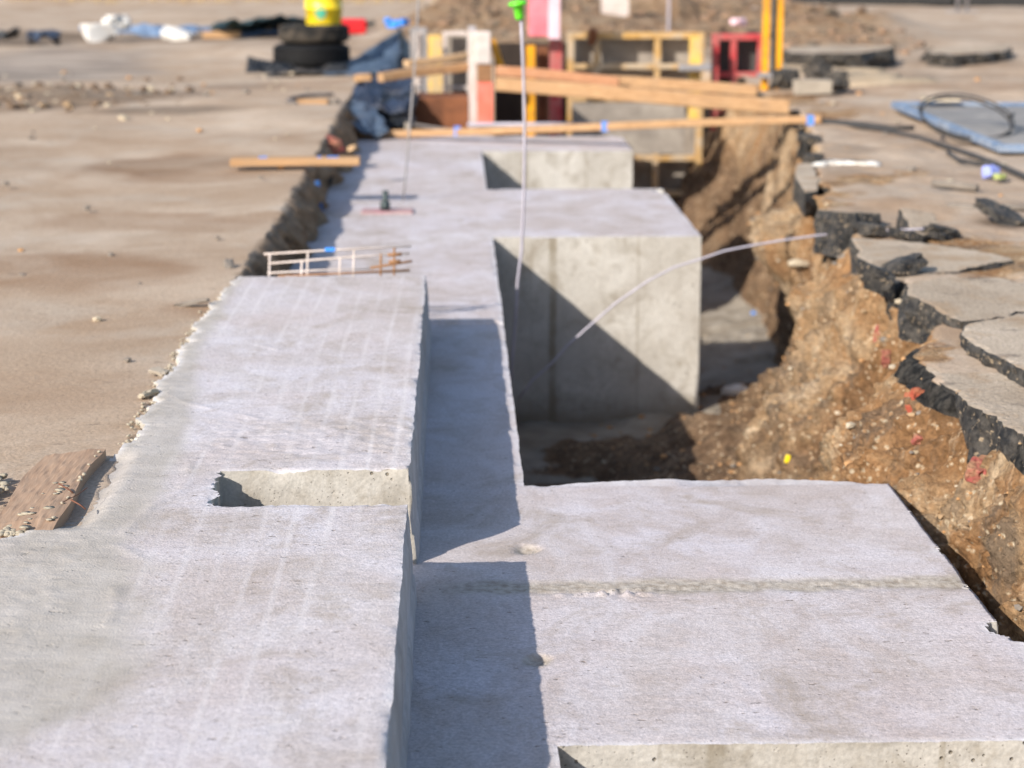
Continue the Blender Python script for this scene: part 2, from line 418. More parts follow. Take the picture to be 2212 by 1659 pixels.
m_orange = simple('orange_steel_paint', (.85, .38, .01), .5, .4, dirt=(.36, .17, .04), damt=.6)
m_yelpt = simple('yellow_steel_paint', (.80, .50, .10), .6, .4, dirt=(.45, .36, .24), damt=.8, thr=.5)
m_redpt = simple('red_steel_paint', (.52, .05, .055), .6, .4, dirt=(.40, .20, .17), damt=.7, thr=.5)
m_redor = simple('orange_red_paint', (.82, .17, .11), .5, .4, dirt=(.6, .36, .3), damt=.3)
m_pinkpt = simple('pink_red_paint', (.85, .20, .24), .5, .4, dirt=(.8, .5, .52), damt=.25)
m_palepk = simple('pale_pink_paint', (.82, .56, .62), .6, .4)
m_cemwh = simple('cement_coated_steel', (.62, .54, .50), .8, .3, dirt=(.45, .36, .30), damt=.5, bump=.003)
m_bluefr = simple('blue_frame_paint', (.13, .20, .32), .5, .5, dirt=(.40, .42, .45), damt=.5, thr=.52)
m_panelin = simple('panel_sheet', (.24, .225, .21), .7, .3, dirt=(.42, .38, .34), dscale=3, damt=.6)
m_brick = simple('red_brick', (.34, .075, .045), .95, .15, dirt=(.32, .19, .10), dscale=22, damt=.6, thr=.54, bump=.01, bs=70)
m_brickp = simple('pink_brick', (.33, .085, .075), .95, .15, dirt=(.36, .23, .13), dscale=22, damt=.75, thr=.51, bump=.01, bs=70)
m_stone = simple('pale_stone', (.50, .42, .31), .9, .2, bump=.004)
m_stone2 = simple('orange_stone', (.50, .28, .13), .9, .2, bump=.004)
m_stone3 = simple('grey_stone', (.22, .19, .16), .9, .2, bump=.004)
m_cem = simple('cement_crumbs', (.40, .35, .27), .95, .15, bump=.004, bs=90)
m_nail = simple('rusty_nail', (.20, .09, .06), .8, .3, .3)
m_black = simple('black_rubber_kerb', (.02, .02, .02), .7, .3)
m_offcut = simple('grey_offcut', (.36, .31, .25), .9)

# ------------------------------------------------------------------ the ground, one sheet
Ycut_end = 16.6
rimp = np.array([(-5, 1.5), (2.5, 1.34), (3.6, 1.32), (4.5, 1.30), (4.86, 1.25), (5.27, 1.245), (5.56, 1.37), (5.96, 1.50), (6.47, 1.46), (6.97, 1.45), (7.4, 1.50), (7.8, 1.50),
                 (8.5, 1.56), (9.3, 1.72), (9.9, 1.80), (10.6, 1.88), (11.5, 2.02), (12.4, 2.16), (14.5, 2.25), (17, 2.2), (200, 2.2)])
basep = np.array([(-5, 1.0), (3, 1.12), (4.7, 1.12), (5.2, .98), (6.2, .95), (7.5, 1.02), (8.5, 1.10), (8.8, 1.16), (9.05, 1.36), (9.4, 1.58), (9.9, 1.70), (10.7, 1.80), (12, 1.95), (14, 1.92), (15, 1.7), (15.8, 1.4), (17, 1.3), (200, 1.3)])
def zplat(X, Y):
    r = np.hypot(X, Y)
    z = .192 + .010 * fbm(X * .6, Y * .6, 0, 3, 11) * np.clip(r / 5, .3, 4)
    z = z + .35 * np.exp(-((Y - 23.5) / 2.8) ** 2) * sstep(-1.2, .3, X) * (1 - sstep(4.0, 6.0, X)) * (1 + .7 * fbm(X * 1.3, Y * 1.3, 0, 5, 21))
    z = z + .55 * sstep(33.5, 36, Y) * (1 - sstep(1, 6, X)) * (1 + .3 * fbm(X * 1, Y * 1, 0, 4, 25))
    pc = P(60, 205, .2)                                   # dug patch of rubble on the left
    z = z + .05 * np.exp(-(((X - pc[0]) / .8) ** 2 + ((Y - pc[1]) / .7) ** 2)) * (.4 + fbm(X * 6, Y * 6, 0, 4, 31))
    z = z + .012 * fbm(X * 4, Y * 4, 0, 4, 33) * sstep(1.4, 1.8, X)
    return z
def act_s(X, Y):                                           # dark soil in the shallow cut on the left
    return ((X > -.80) & (X < -.45) & (Y > 6.2) & (Y < 16)).astype(float) * (Y > 0) * (X > -.715)
def build_ground():
    Y = np.concatenate([np.arange(-4, 2, .3), np.arange(2, 9.2, .014), np.arange(9.2, 17.4, .03), 17.4 + np.cumsum(np.linspace(.05, 1, 60)), np.linspace(50, 170, 24)])
    Y = np.unique(Y); nY = len(Y)
    rim = np.interp(Y, rimp[:, 0], rimp[:, 1]) + .035 * fbm(Y * 3, 0, 0, 4, 41) + .012 * vn(Y * 22, 0, 0, 42)
    base = np.interp(Y, basep[:, 0], basep[:, 1]) + .05 * fbm(Y * 2, 3, 0, 3, 43)
    xc = -.715 + .015 * fbm(Y * 3, 7, 0, 4, 44) + .012 * vn(Y * 25, 5, 0, 45)
    far = sstep(13.25, 13.45, Y)
    act = 1 - sstep(Ycut_end, Ycut_end + .5, Y)
    cols = []                                            # list of (X, Z, earth, blind, black)
    dA = np.concatenate([np.geomspace(70, 1.2, 45), np.arange(1.18, 0, -.03), [0]])
    for d in dA:
        X = xc - d; Z = zplat(X, Y)
        cols.append((X, Z, np.zeros(nY), np.zeros(nY), np.zeros(nY)))
    zt = zplat(xc, Y)
    for k in range(1, 15):                               # left cut face
        v = k / 14
        zb = -.12 * (1 - far) - 1.12 * far
        Z = zt + (zb - zt) * v * act
        X = xc + .11 * v * act + act * (.05 * fbm(Y * 7, v * 4, 0, 4, 46) + .02) * min(1, v * 4)
        cols.append((X, Z, np.full(nY, 1.0) * act * min(1, v * 5), np.zeros(nY), np.full(nY, (.30 if v < .4 else .15)) * act))
    for k in range(8):                                   # under the footing
        X = -.58 + (k / 7) * .66 + 0 * Y
        Z = (-.14 * (1 - far) - 1.12 * far) * act + zplat(X, Y) * (1 - act)
        cols.append((X, Z, act, np.zeros(nY), 0 * Y))
    nD = 56
    for k in range(nD):                                  # trench floor
        t = k / (nD - 1); X = .10 + (base - .10) * t
        n_ = fbm(X * 5, Y * 5, 0, 5, 51)
        # spoil running out from the wall, hiding most of the floor in front
        sp = (1 - sstep(7.7, 8.35, Y + .25 * fbm(X * 3, 1, 0, 3, 55))) * .12 * (1 + .6 * fbm(X * 2, Y * 2, 0, 3, 52)) * (.3 + 1.1 * t)
        Z = -.815 - .31 * sstep(9.0, 10.2, Y) + .012 * n_ + sp + .05 * t ** 6 + .03 * np.maximum(0, fbm(X * 9, Y * 9, 0, 3, 53)) * t
        Z = Z * act + zplat(X, Y) * (1 - act)
        bl = .95 - sstep(0, .1, sp) * .8 - .25 * t * (1 - sstep(9.5, 10.5, Y))
        bl = np.where((Y > 8.9) & (Y < 10.4), bl - .45 * t, bl)
        cols.append((X, Z, act * (1 - .0 * Y), bl * act, 0 * Y))
    z0 = cols[-1][1]
    nE = 120
    zr = zplat(rim, Y) - .01
    for k in range(1, nE + 1):                           # right trench wall
        v = k / nE
        pw = np.interp(Y, [0, 6.5, 7.5, 8.1, 8.8, 9.2, 9.6, 20], [1.05, 1.3, 2.3, 3.4, 3.6, 2.0, 1.3, 1.0])
        vz = v ** pw
        if v > .9: pass
        X = base + (rim - base) * (v ** .92)
        Z = z0 + (zr - z0) * vz
        amp = math.sin(math.pi * v) ** .6 * act
        g = 1.0 * fbm(Y * 1.7, Z * 1.7, X * .8, 3, 61) * .13 + .085 * fbm(Y * 5.5, Z * 3.2, X * 2, 5, 63, .6) + .045 * (1 - 2 * np.abs(fbm(Y * 6 + Z * 2.5, Z * 1.4, 0, 4, 66))) + .045 * np.abs(fbm(Y * 17, Z * 17, X * 17, 4, 65, .6))
        # overhanging shoulder at mid distance with a hollow under it
        bul = .36 * np.exp(-((Y - 9.45) / .36) ** 2) * (np.exp(-((Z + .22) / .17) ** 2) - .8 * np.exp(-((Z + .65) / .2) ** 2)) + .12 * np.exp(-((Y - 7.2) / .3) ** 2) * (np.exp(-((Z + .1) / .12) ** 2) - .8 * np.exp(-((Z + .42) / .14) ** 2)) + .10 * np.exp(-((Y - 4.9) / .35) ** 2) * (np.exp(-((Z + .12) / .1) ** 2) - np.exp(-((Z + .45) / .14) ** 2))
        g = (g * np.interp(Y, [9.8, 10.8], [1, .55]) - .13 * np.exp(-((Y - 8.45) / .75) ** 2) - .03 + bul) * amp
        X = X - g * .8; Z = Z + g * .45 * (Z > -.7)
        # crisp band of asphalt at the rim
        blk = np.full(nY, 1.0 if v > .93 else 0.0) * act
        blk = blk * np.clip(.62 + .6 * fbm(Y * 2.5, 8, 0, 3, 67), 0, 1)
        blk = blk * (1 - .8 * np.exp(-((Y - 5.75) / .35) ** 2))
        cols.append((X, Z, act * (1 if v < .93 else .8), 0 * Y, blk))
    dF = np.concatenate([np.arange(.02, 1.5, .022), 1.5 + np.cumsum(np.geomspace(.03, 9, 48))])
    for d in dF:
        X = rim + d; Z = zplat(X, Y)
        sandy = sstep(.45, .8, .5 + .6 * fbm(X * 2.2, Y * 2.2, 0, 4, 71)) * np.exp(-((d - .1) / .6) ** 2) * .8 * np.ones(nY)
        sandy = np.maximum(sandy, np.exp(-((Y - 6.9) / .5) ** 2 - ((d - .3) / .4) ** 2) * 1.1)
        cols.append((X, Z, sandy * act, 0 * Y, 0 * Y))
    X, Z, E, B, K = [np.stack([np.broadcast_to(c[i], (nY,)) for c in cols], 1) for i in range(5)]
    YY = np.repeat(Y[:, None], X.shape[1], 1)
    w3 = (E > .5) & (B < .3)
    Yj = YY + w3 * .03 * fbm(YY * 9, Z * 9, X * 9, 3, 75)
    # loose ground beyond the trench and the mound
    mound = np.exp(-((YY - 22.5) / 3.6) ** 2) * sstep(-1.0, 0, X) * (1 - sstep(3.8, 5.5, X))
    E = np.maximum(E, mound * 1.0)
    E = np.maximum(E, sstep(33, 35, YY) * (1 - sstep(1, 6, X)) * .9)
    nj, ni = X.shape
    idx = np.arange(nj * ni).reshape(nj, ni)
    q = np.stack([idx[:-1, :-1], idx[:-1, 1:], idx[1:, 1:], idx[1:, :-1]], -1).reshape(-1, 4)
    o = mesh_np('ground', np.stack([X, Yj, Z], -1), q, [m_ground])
    st = np.zeros_like(X); gy = np.zeros_like(X); tn = np.zeros_like(X)
    def blob(u, v, ru, rv, a, arr, wob=.35):
        c = P(u, v, .2); e = P(u + ru, v, .2); g_ = P(u, v - rv, .2)
        rx = abs(e[0] - c[0]); ry = abs(g_[1] - c[1])
        d = np.hypot((X - c[0]) / rx, (YY - c[1]) / ry) + wob * fbm(X * 2.2, YY * 1.4, 0, 4, 81)
        np.maximum(arr, a * (1 - sstep(.55, 1.1, d)), out=arr)
    blob(150, 205, 230, 26, .8, st); blob(330, 240, 210, 9, .75, st, .25); blob(470, 243, 80, 5, .6, st, .2)
    blob(60, 190, 120, 14, .9, st); blob(-30, 75, 300, 12, .8, st); blob(300, 88, 260, 6, .45, st)
    blob(500, 176, 110, 8, .35, st); blob(330, 345, 330, 22, .28, st); blob(720, 60, 90, 12, .2, st)
    blob(70, 135, 330, 38, 1.0, gy); blob(420, 82, 330, 10, .7, st); blob(120, 78, 120, 16, .9, st); blob(2250, 380, 300, 90, .2, gy)
    blob(1830, 325, 70, 12, .45, st); blob(2160, 485, 60, 18, .8, st); blob(2050, 130, 180, 10, .45, st)
    blob(1850, 100, 120, 9, .75, st); blob(1960, 160, 250, 14, .3, st)
    for a in ((330, 345, 360, 26, .85), (130, 580, 300, 45, .8), (470, 665, 150, 26, .75), (250, 470, 260, 26, .6), (380, 375, 160, 12, .5), (580, 180, 170, 10, .5), (120, 840, 260, 40, .3), (640, 290, 90, 10, .3), (60, 1120, 120, 60, .5), (590, 455, 60, 10, .4),
              (1900, 290, 160, 16, .5), (1840, 420, 60, 12, .5), (2100, 190, 300, 12, .4), (2160, 485, 90, 26, .7), (2000, 530, 180, 20, .7), (1830, 190, 140, 16, .5), (1000, 50, 300, 20, .6), (800, 110, 100, 20, .4)):
        blob(*a, tn, .5)
    st *= (E < .5); gy *= (E < .5)
    st = np.maximum(st, mound * .8); st = np.maximum(st, .9 * act_s(X, YY))
    for nm, a in (('earth', E), ('blinding', B), ('black', K), ('stain', st), ('grey', gy), ('tan', tn)):
        at = o.data.attributes.new(nm, 'FLOAT', 'POINT'); at.data.foreach_set('value', a.astype(np.float32).ravel())
    tag(o, kind='structure')
    return X, Yj, Z
GX, GY, GZ = build_ground()

# ------------------------------------------------------------------ poured concrete
XA = -.098; ZS = .205
lft_p = np.array([(1.5, -1.3), (3.30, -1.3), (3.50, -.98), (3.60, -.82), (3.70, -.772), (3.80, -.768), (4.16, -.768), (4.22, -.725), (4.6, -.725), (4.95, -.745), (5.1, -.738), (5.5, -.75), (5.9, -.735), (6.6, -.715)])
def joint_t(X, Y):
    yj = P(1600, 1262, 0)[1] + .010 * fbm(X * 3, 0, 0, 3, 103) + .03 * (X - .5) * .4
    return Y - yj
HOLES = ((1140, 1187, .032, .040, .011), (1160, 1423, .032, .040, .014))
def joint_a(X, Y):
    t = joint_t(X, Y); a = np.exp(-(np.abs(t + .012 * fbm(X * 14, Y * 14, 0, 3, 108)) / .040) ** 4) * (Y < 5) * sstep(-.12, .1, X)
    for (u, v, rx, ry, dp) in HOLES:
        c = P(u, v, 0); a = np.maximum(a, .9 * (1 - sstep(.6, 1.1, np.hypot((X - c[0]) / rx, (Y - c[1]) / ry))))
    a = np.where((X < XA + .001) & (X < -.62) & (Y > 3.2), np.maximum(a, .75 * (1 - sstep(.0, .05, X - np.interp(Y, lft_p[:, 0], lft_p[:, 1]) + .012 * fbm(X * 12, Y * 12, 0, 3, 109)))), a)
    return a
def patch_a(X, Y):
    c = P(60, 1280, .2)
    a = 1 - sstep(.6, 1.2, np.hypot((X - c[0]) / .22, (Y - c[1]) / .75) + .4 * fbm(X * 4, Y * 4, 0, 4, 119))
    lx = np.interp(Y, [2, 3.5, 3.8, 4.3, 5.0, 5.3, 7], [-.9, -.72, -.60, -.60, -.66, -.70, -.71]) + .02 * fbm(Y * 5, 0, 0, 3, 120)
    b = .9 * (1 - sstep(-.02, .03, X - lx)) * (Y > 3.4)
    return np.maximum(a, b) * (X < -.2)
def pour(name, xs, ys, mask_fn, ztop, levels, shared=None, jit=.002, chip=.004, woff=None, parent=None, mats=None, wn=.0015, seed=0, ejit=None, attrs=None):
    X, Y = np.meshgrid(xs, ys); nj, ni = X.shape
    xm = (X[:-1, :-1] + X[1:, 1:]) / 2; ym = (Y[:-1, :-1] + Y[1:, 1:]) / 2
    mk = mask_fn(xm, ym) if mask_fn else np.ones_like(xm, bool)
    idx = np.arange(nj * ni).reshape(nj, ni)
    q = np.stack([idx[:-1, :-1], idx[:-1, 1:], idx[1:, 1:], idx[1:, :-1]], -1)[mk]
    pad = np.zeros((nj + 1, ni + 1), bool); pad[1:-1, 1:-1] = mk
    edges = []; on = np.zeros(nj * ni); nx = np.zeros(nj * ni); ny = np.zeros(nj * ni)
    def put(a, b, dx, dy):
        sel = np.ones(len(a), bool)
        if shared is not None:
            mx = (X.ravel()[a] + X.ravel()[b]) / 2; my = (Y.ravel()[a] + Y.ravel()[b]) / 2
            sel = ~shared(mx, my)
        a = a[sel]; b = b[sel]
        edges.append(np.stack([a, b], 1))
        for t in (a, b):
            np.add.at(nx, t, dx); np.add.at(ny, t, dy); on[t] = 1
    # vertical (x-normal) edges between cell (j,i-1) and (j,i)
    for side in (1, -1):
        L = pad[1:-1, :-1][:, :ni]; Rr = pad[1:-1, 1:][:, :ni]
        m = (Rr & ~L) if side == 1 else (L & ~Rr)
        jj, ii = np.nonzero(m)
        a = idx[jj, ii]; b = idx[jj + 1, ii]
        if side == 1: put(b, a, -1, 0)
        else: put(a, b, 1, 0)
        D = pad[:-1, 1:-1][:nj]; U = pad[1:, 1:-1][:nj]
        m = (U & ~D) if side == 1 else (D & ~U)
        jj, ii = np.nonzero(m)
        a = idx[jj, ii]; b = idx[jj, ii + 1]
        if side == 1: put(a, b, 0, -1)
        else: put(b, a, 0, 1)
    E_ = np.concatenate(edges)
    ln = np.maximum(np.hypot(nx, ny), 1e-6); nx /= ln; ny /= ln
    x = X.ravel().copy(); y = Y.ravel().copy()
    z = ztop(X, Y).ravel().copy()
    # wear of the arris over a few cells
    dist = np.where(on.reshape(nj, ni) > 0, 0, 9).astype(float)
    for _ in range(3):
        p = np.pad(dist, 1, constant_values=9)
        dist = np.minimum(dist, 1 + np.minimum(np.minimum(p[:-2, 1:-1], p[2:, 1:-1]), np.minimum(p[1:-1, :-2], p[1:-1, 2:])))
    dist = dist.ravel()
    ch = np.maximum(0, fbm(x * 14, y * 14, 0, 4, 91 + seed) - .25) * 2.2 + .35 + .35 * vn(x * 90, y * 90, 0, 93)
    z -= chip * np.clip(ch, 0, 3) * np.clip(1 - dist / 2.5, 0, 1)
    jj_ = jit * fbm(x * 9, y * 9, 0, 4, 95 + seed) - chip * .5 * np.maximum(0, fbm(x * 30, y * 30, 0, 3, 97 + seed) - .2)
    if ejit is not None: jj_ = jj_ + ejit(x, y)
    x += nx * jj_ * on; y += ny * jj_ * on
    V = [np.stack([x, y, z], 1)]; Qs = [q]; MI = [np.zeros(len(q), int)]
    bv = np.unique(E_); mp = np.full(nj * ni, -1); mp[bv] = np.arange(len(bv)); nb = len(bv)
    basei = nj * ni
    for k, lv in enumerate([None] + list(levels)):
        if lv is None: V.append(V[0][bv])
        else:
            o_ = wn * fbm(X.ravel()[bv] * 12, Y.ravel()[bv] * 12, lv * 12, 4, 99)
            if woff is not None: o_ = o_ + woff(X.ravel()[bv], Y.ravel()[bv], lv, nx[bv], ny[bv])
            V.append(np.stack([X.ravel()[bv] + nx[bv] * o_, Y.ravel()[bv] + ny[bv] * o_, np.full(nb, lv) if lv < z.min() else np.minimum(lv, z[bv])], 1))
        if k:
            a = basei + (k - 1) * nb + mp[E_]; b = basei + k * nb + mp[E_]
            Qs.append(np.stack([a[:, 0], b[:, 0], b[:, 1], a[:, 1]], 1)); MI.append(np.ones(len(a), int))
    mi = np.concatenate(MI)
    ob = mesh_np(name, np.concatenate(V), np.concatenate(Qs), mats or [m_top, m_side], mi, parent)
    n0 = nj * ni; nt_ = sum(len(v_) for v_ in V)
    xx, yy_ = X.ravel(), Y.ravel()
    for nm, fn in (('joint', joint_a), ('patch', patch_a), ('edge', None)):
        a = np.zeros(nt_, np.float32)
        a[:n0] = fn(xx, yy_) if fn else np.clip(1 - dist / 2.5, 0, 1)
        at = ob.data.attributes.new(nm, 'FLOAT', 'POINT'); at.data.foreach_set('value', a)
    return ob

YG = np.unique(np.round(np.concatenate([np.arange(1.2, 2.4, .03), np.arange(2.4, 7.0, .0065), np.arange(7.0, 13.45, .02)]), 5))
def yget(a): return float(YG[np.argmin(abs(YG - a))])
def yr(a, b): return YG[(YG >= yget(a) - 1e-6) & (YG <= yget(b) + 1e-6)]
XB = .162
def zlow(X, Y):
    z = .0008 * fbm(X * 2, Y * 2, 0, 2, 101)
    z = z + .0004 * fbm(X * 25, Y * 60, 0, 3, 102)
    # joint between two pours across the near pad
    wj = .040
    t = joint_t(X, Y); yj = Y - t
    nearpad = (Y < 6.0)
    gro = np.exp(-(np.abs(t) / wj) ** 4) * nearpad
    z = z - gro * (.0022 + .0016 * fbm(X * 55, Y * 55, 0, 4, 104)) * sstep(-.12, .2, X + .1)
    z = z - .0022 * (1 - sstep(yj - .02, yj + .02, Y)) * nearpad
    z = z + .011 * sstep(6.70, 6.715, Y)
    # honeycombed patch beside it
    a = P(1190, 1283, 0); b = P(1480, 1283, 0)
    hc = sstep(a[0] - .02, a[0] + .05, X) * (1 - sstep(b[0] - .12, b[0], X)) * np.exp(-((Y - a[1] - .012) / .030) ** 4)
    z = z + hc * (.012 * np.abs(fbm(X * 38, Y * 38, 0, 3, 105)) - .004)
    for (u, v, rx, ry, dp) in HOLES:
        c = P(u, v, 0)
        d = np.hypot((X - c[0]) / rx, (Y - c[1]) / ry) + .25 * fbm(X * 35, Y * 35, 0, 3, 106)
        z = z - dp * (1 - sstep(.35, 1.0, d)) * (1 + .35 * fbm(X * 80, Y * 80, 0, 3, 107))
    return z
LV = [-.012, -.04, -.1, -.2, -.35, -.5, -.65, -.83, -1.16]
foundation = empty('concrete_foundation', (0, 5, -.8), 'pale concrete strip foundation with three square pads reaching out into the trench', 'foundation')
foundation.location = (0, 0, 0)
xs_f = np.concatenate([np.arange(-.70, -.12, .02), np.arange(-.12, XB - .003, .0065), [XB]])
y_e = 6.50
P1 = (yget(3.075), yget(4.655)); P2 = (yget(8.64), yget(10.32)); P3 = (yget(12.18), yget(13.10))
def shared_foot(x, y):
    s = np.zeros(len(x), bool)
    for a, b in (P1, P2, P3): s |= (abs(x - XB) < 1e-4) & (y > a) & (y < b)
    return s
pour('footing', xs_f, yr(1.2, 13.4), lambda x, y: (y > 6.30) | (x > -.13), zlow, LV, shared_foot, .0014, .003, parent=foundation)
def pad_shared(x, y): return abs(x - XB) < 1e-4
def pad(nm, y0, y1, x1, dx, seed, ejit=None, woff=None, chips=()):
    xs = np.append(np.arange(XB, x1, dx), x1)
    def mask(x, y):
        m = np.ones_like(x, bool)
        for cx, cy, r in chips:
            m &= ~(np.hypot(x - cx, (y - cy) * .8) + .35 * r * fbm(x * 30, y * 30, 0, 3, 5) < r)
        return m
    return pour(nm, xs, yr(y0, y1), mask, zlow, LV, pad_shared, .0016, .003, parent=foundation, seed=seed, ejit=ejit, woff=woff)
def bow(x, y):                                            # bowed back edge, slanting right edge of the near pad
    e = np.where(abs(y - P1[1]) < 1e-4, .055 * np.sin(np.clip((x - XB) / .9, 0, 1) * math.pi) ** 1.2, 0)
    e = e + np.where((abs(x - 1.05) < 1e-4) & (y < 3.545), .016, 0)
    e = e + np.where((abs(x - 1.05) < 1e-4) & (y > 3.545), -.020 * (1 - abs(y - 3.9) / .8) - .006 * np.maximum(0, fbm(y * 9, 1, 0, 3, 7)), 0)
    return e
cA = P(2030, 1195, 0)
pad('pad', P1[0], P1[1], 1.05, .0075, 3, bow, chips=((1.052, cA[1] + .02, .017), (1.055, 3.62, .035), (1.06, 3.46 + .17, .02)))
pad('pad', P2[0], P2[1], 1.075, .014, 5, chips=((1.08, 10.22, .05), (1.08, 9.9, .022)))
pad('pad', P3[0], P3[1], 1.085, .02, 9, chips=((1.09, 13.1, .05),))

# the raised slab with the slot
slot = (-.492, yget(3.795), yget(4.055))
ridges = [[P(u, v, ZS) for u, v in L] for L in (
    [(410, 1000), (395, 1060), (330, 1090), (268, 1155)], [(245, 1178), (275, 1190), (315, 1212)],
    [(250, 1270), (245, 1330), (225, 1350)], [(360, 850), (400, 870), (560, 905)], [(560, 745), (600, 755)])]
def ridge(X, Y):
    r = 0
    for L in ridges:
        for a, b in zip(L[:-1], L[1:]):
            dx, dy = b[0]-a[0], b[1]-a[1]; t = np.clip(((X-a[0])*dx+(Y-a[1])*dy)/(dx*dx+dy*dy), 0, 1)
            d = np.hypot(X-a[0]-t*dx, Y-a[1]-t*dy)
            r = np.maximum(r, np.exp(-(d/.010)**2))
    return r * (.4 + .6 * np.abs(fbm(X*30, Y*30, 0, 3, 110)))
def zup(X, Y):
    z = ZS + .0010 * fbm(X * 2, Y * 2, 0, 2, 111) + .0004 * fbm(X * 20, Y * 70, 0, 3, 112)
    yb = P(600, 945, ZS)[1]
    z = z + .0020 * np.exp(-((Y - yb) / .22) ** 2) * fbm(X * 45, Y * 45, 0, 3, 113) * sstep(-.62, -.5, X)
    z = z - .016 * np.exp(-((X + .745) / .045) ** 4) * sstep(3.62, 3.72, Y) * (1 - sstep(4.18, 4.24, Y))
    z = z + .0025 * ridge(X, Y)
    z = z + .0018 * np.abs(fbm(X * 40, Y * 40, 0, 3, 115)) * (1 - sstep(-.70, -.62, X))
    return z
xs_u = np.concatenate([np.arange(-1.32, slot[0], .0075), np.arange(slot[0], XA - .004, .0075), [XA]])
def mask_u(x, y):
    lx = np.interp(y, lft_p[:, 0], lft_p[:, 1]) + .012 * fbm(y * 9, 3, 0, 4, 121)
    jag = .008 * fbm(x * 40, y * 25, 0, 3, 122)
    m = x > lx + jag
    ms = (x > slot[0] + .012 * fbm(y * 22, 1, 0, 3, 123) + .006) & (y > slot[1]) & (y < slot[2])
    return m & ~ms
def woff_u(x, y, lv, nx, ny):
    r = (nx > .5) & (x > XA - .02)
    prof = np.interp(lv, [.0, .055, .06, .17, .19, .205], [.016, .015, .009, .006, .002, 0])
    brk = np.exp(-((y - slot[2]) / .045) ** 2) * np.abs(fbm(x * 30, y * 30, lv * 30, 3, 7)) * -.008
    return np.where(r, prof + brk, 0)
def chipc(x, y):                                          # broken corners either side of the slot
    e = np.where(x > XA - .06, -.006 * np.exp(-((y - slot[2] - .01) / .025) ** 2) * (1 + fbm(x*40, y*40, 0, 3, 9)), 0)
    return e + np.where(x < slot[0] + .05, .012 * fbm(x * 50, y * 50, 0, 3, 10), 0) * ((y > slot[1]) & (y < slot[2]))
slab = pour('concrete_slab', xs_u, yr(1.5, y_e), mask_u, zup, [.196, .17, .14, .10, .062, .057, .02, -.02], None, .002, .004, woff_u, None, [m_top2, m_side], .002, 20, chipc)
slab.data.materials.append(m_shade_side)
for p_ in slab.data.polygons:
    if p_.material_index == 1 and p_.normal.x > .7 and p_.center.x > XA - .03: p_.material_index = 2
tag(slab, 'raised light grey brushed concrete slab with a rectangular slot cut in its edge', 'slab')

# ------------------------------------------------------------------ crumbs along the slab's broken left edge
cr = MB()
for k in range(420):
    yy = random.uniform(3.2, 6.5); xx = float(np.interp(yy, lft_p[:, 0], lft_p[:, 1])) - abs(random.gauss(0, .014)) + .006
    if 3.55 < yy < 4.25: continue
    cr.rock((xx, yy, .197), random.uniform(.002, .007), sub=1)
for k in range(90):                                       # heap of crumbs left of the plank
    cr.rock((random.gauss(-.955, .022), random.gauss(3.93, .05), .20 + random.uniform(0, .012)), random.uniform(.004, .015), sub=1)
for k in range(60):
    cr.rock((random.uniform(-.86, -.78), 3.64 + random.gauss(0, .02), .20), random.uniform(.004, .011), sub=1)
tag(cr.build('cement_crumbs', m_cem, smooth=True), 'loose cement crumbs along the broken left edge of the raised slab', 'crumbs', kind='stuff')

# ------------------------------------------------------------------ plank with nails
pl = empty('shuttering_plank', (-.82, 3.93, .2), 'reddish brown plank with bent nails and cement splashes, flat beside the slab', 'plank')
m = MB()
n1, n2 = 26, 60
def plk(t, s): return (-.893 + .131 * s + .006 * math.sin(t * 7) * (1 if s in (0, 1) else 0), 3.63 + .575 * t + (.004 * math.sin(s * 9) if t in (0, 1) else 0))
vs = [(*plk(t / n2, s / n1), .2005 + .014 * min(1, s / n1 * 1.3) - .010 * max(0, 1 - t / 6) + .0015 * float(vn(s * .6, t * .3, 0, 3)) ) for t in range(n2 + 1) for s in range(n1 + 1)]
fs = [(t*(n1+1)+s, t*(n1+1)+s+1, (t+1)*(n1+1)+s+1, (t+1)*(n1+1)+s) for t in range(n2) for s in range(n1)]
m.add(vs, fs)
ring = [(t, n1) for t in range(n2+1)] + [(n2, s) for s in range(n1-1, -1, -1)] + [(t, 0) for t in range(n2-1, -1, -1)] + [(0, s) for s in range(1, n1)]
top = [vs[t*(n1+1)+s] for t, s in ring]; K = len(top)
m.add(top + [(a, b, .178) for a, b, c in top], [(i, i+K, (i+1) % K+K, (i+1) % K) for i in range(K)])
m.build('board', m_plank, pl)
m = MB()
for (u, v, du, dv) in ((158, 1065, 26, -14), (185, 1100, 18, 6)):
    a = P(u, v, .216); m.tube([a, (a[0]-.012, a[1]+.005, .224), (a[0]-.03, a[1]+.012, .232)], .0016, n=6)
    m.build('nail', m_nail, pl, True); m = MB()
a = P(135, 1085, .226); m.tube([a, (a[0]+.02, a[1]+.05, .227), (a[0]+.03, a[1]+.10, .227)], .0009, n=5)
m.build('wire', m_nail, pl)
m = MB()
for (u, v, s_, k) in ((135, 1065, .022, 26), (180, 1095, .018, 20), (115, 1090, .01, 8), (200, 1040, .012, 8), (160, 1120, .018, 18)):
    c = P(u, v, .217)
    for _ in range(k // 4):
        px_ = float(np.clip(min(c[0], -.81) + random.gauss(0, s_), -.885, -.772)); s__ = (px_ + .893) / .131
        m.rock((px_, c[1] + random.gauss(0, s_ * 1.6), .2012 + .014 * min(1, s__ * 1.3)), random.uniform(.003, .008), sq=(1.8, 1.8, .14), sub=1)
for t in range(14):
    m.rock((-.768 + random.uniform(-.004, .002), 3.63 + random.random() * .57, .216), random.uniform(.003, .006), sub=1)
tag(m.build('cement_splash', m_cem, pl, smooth=True), kind='stuff')

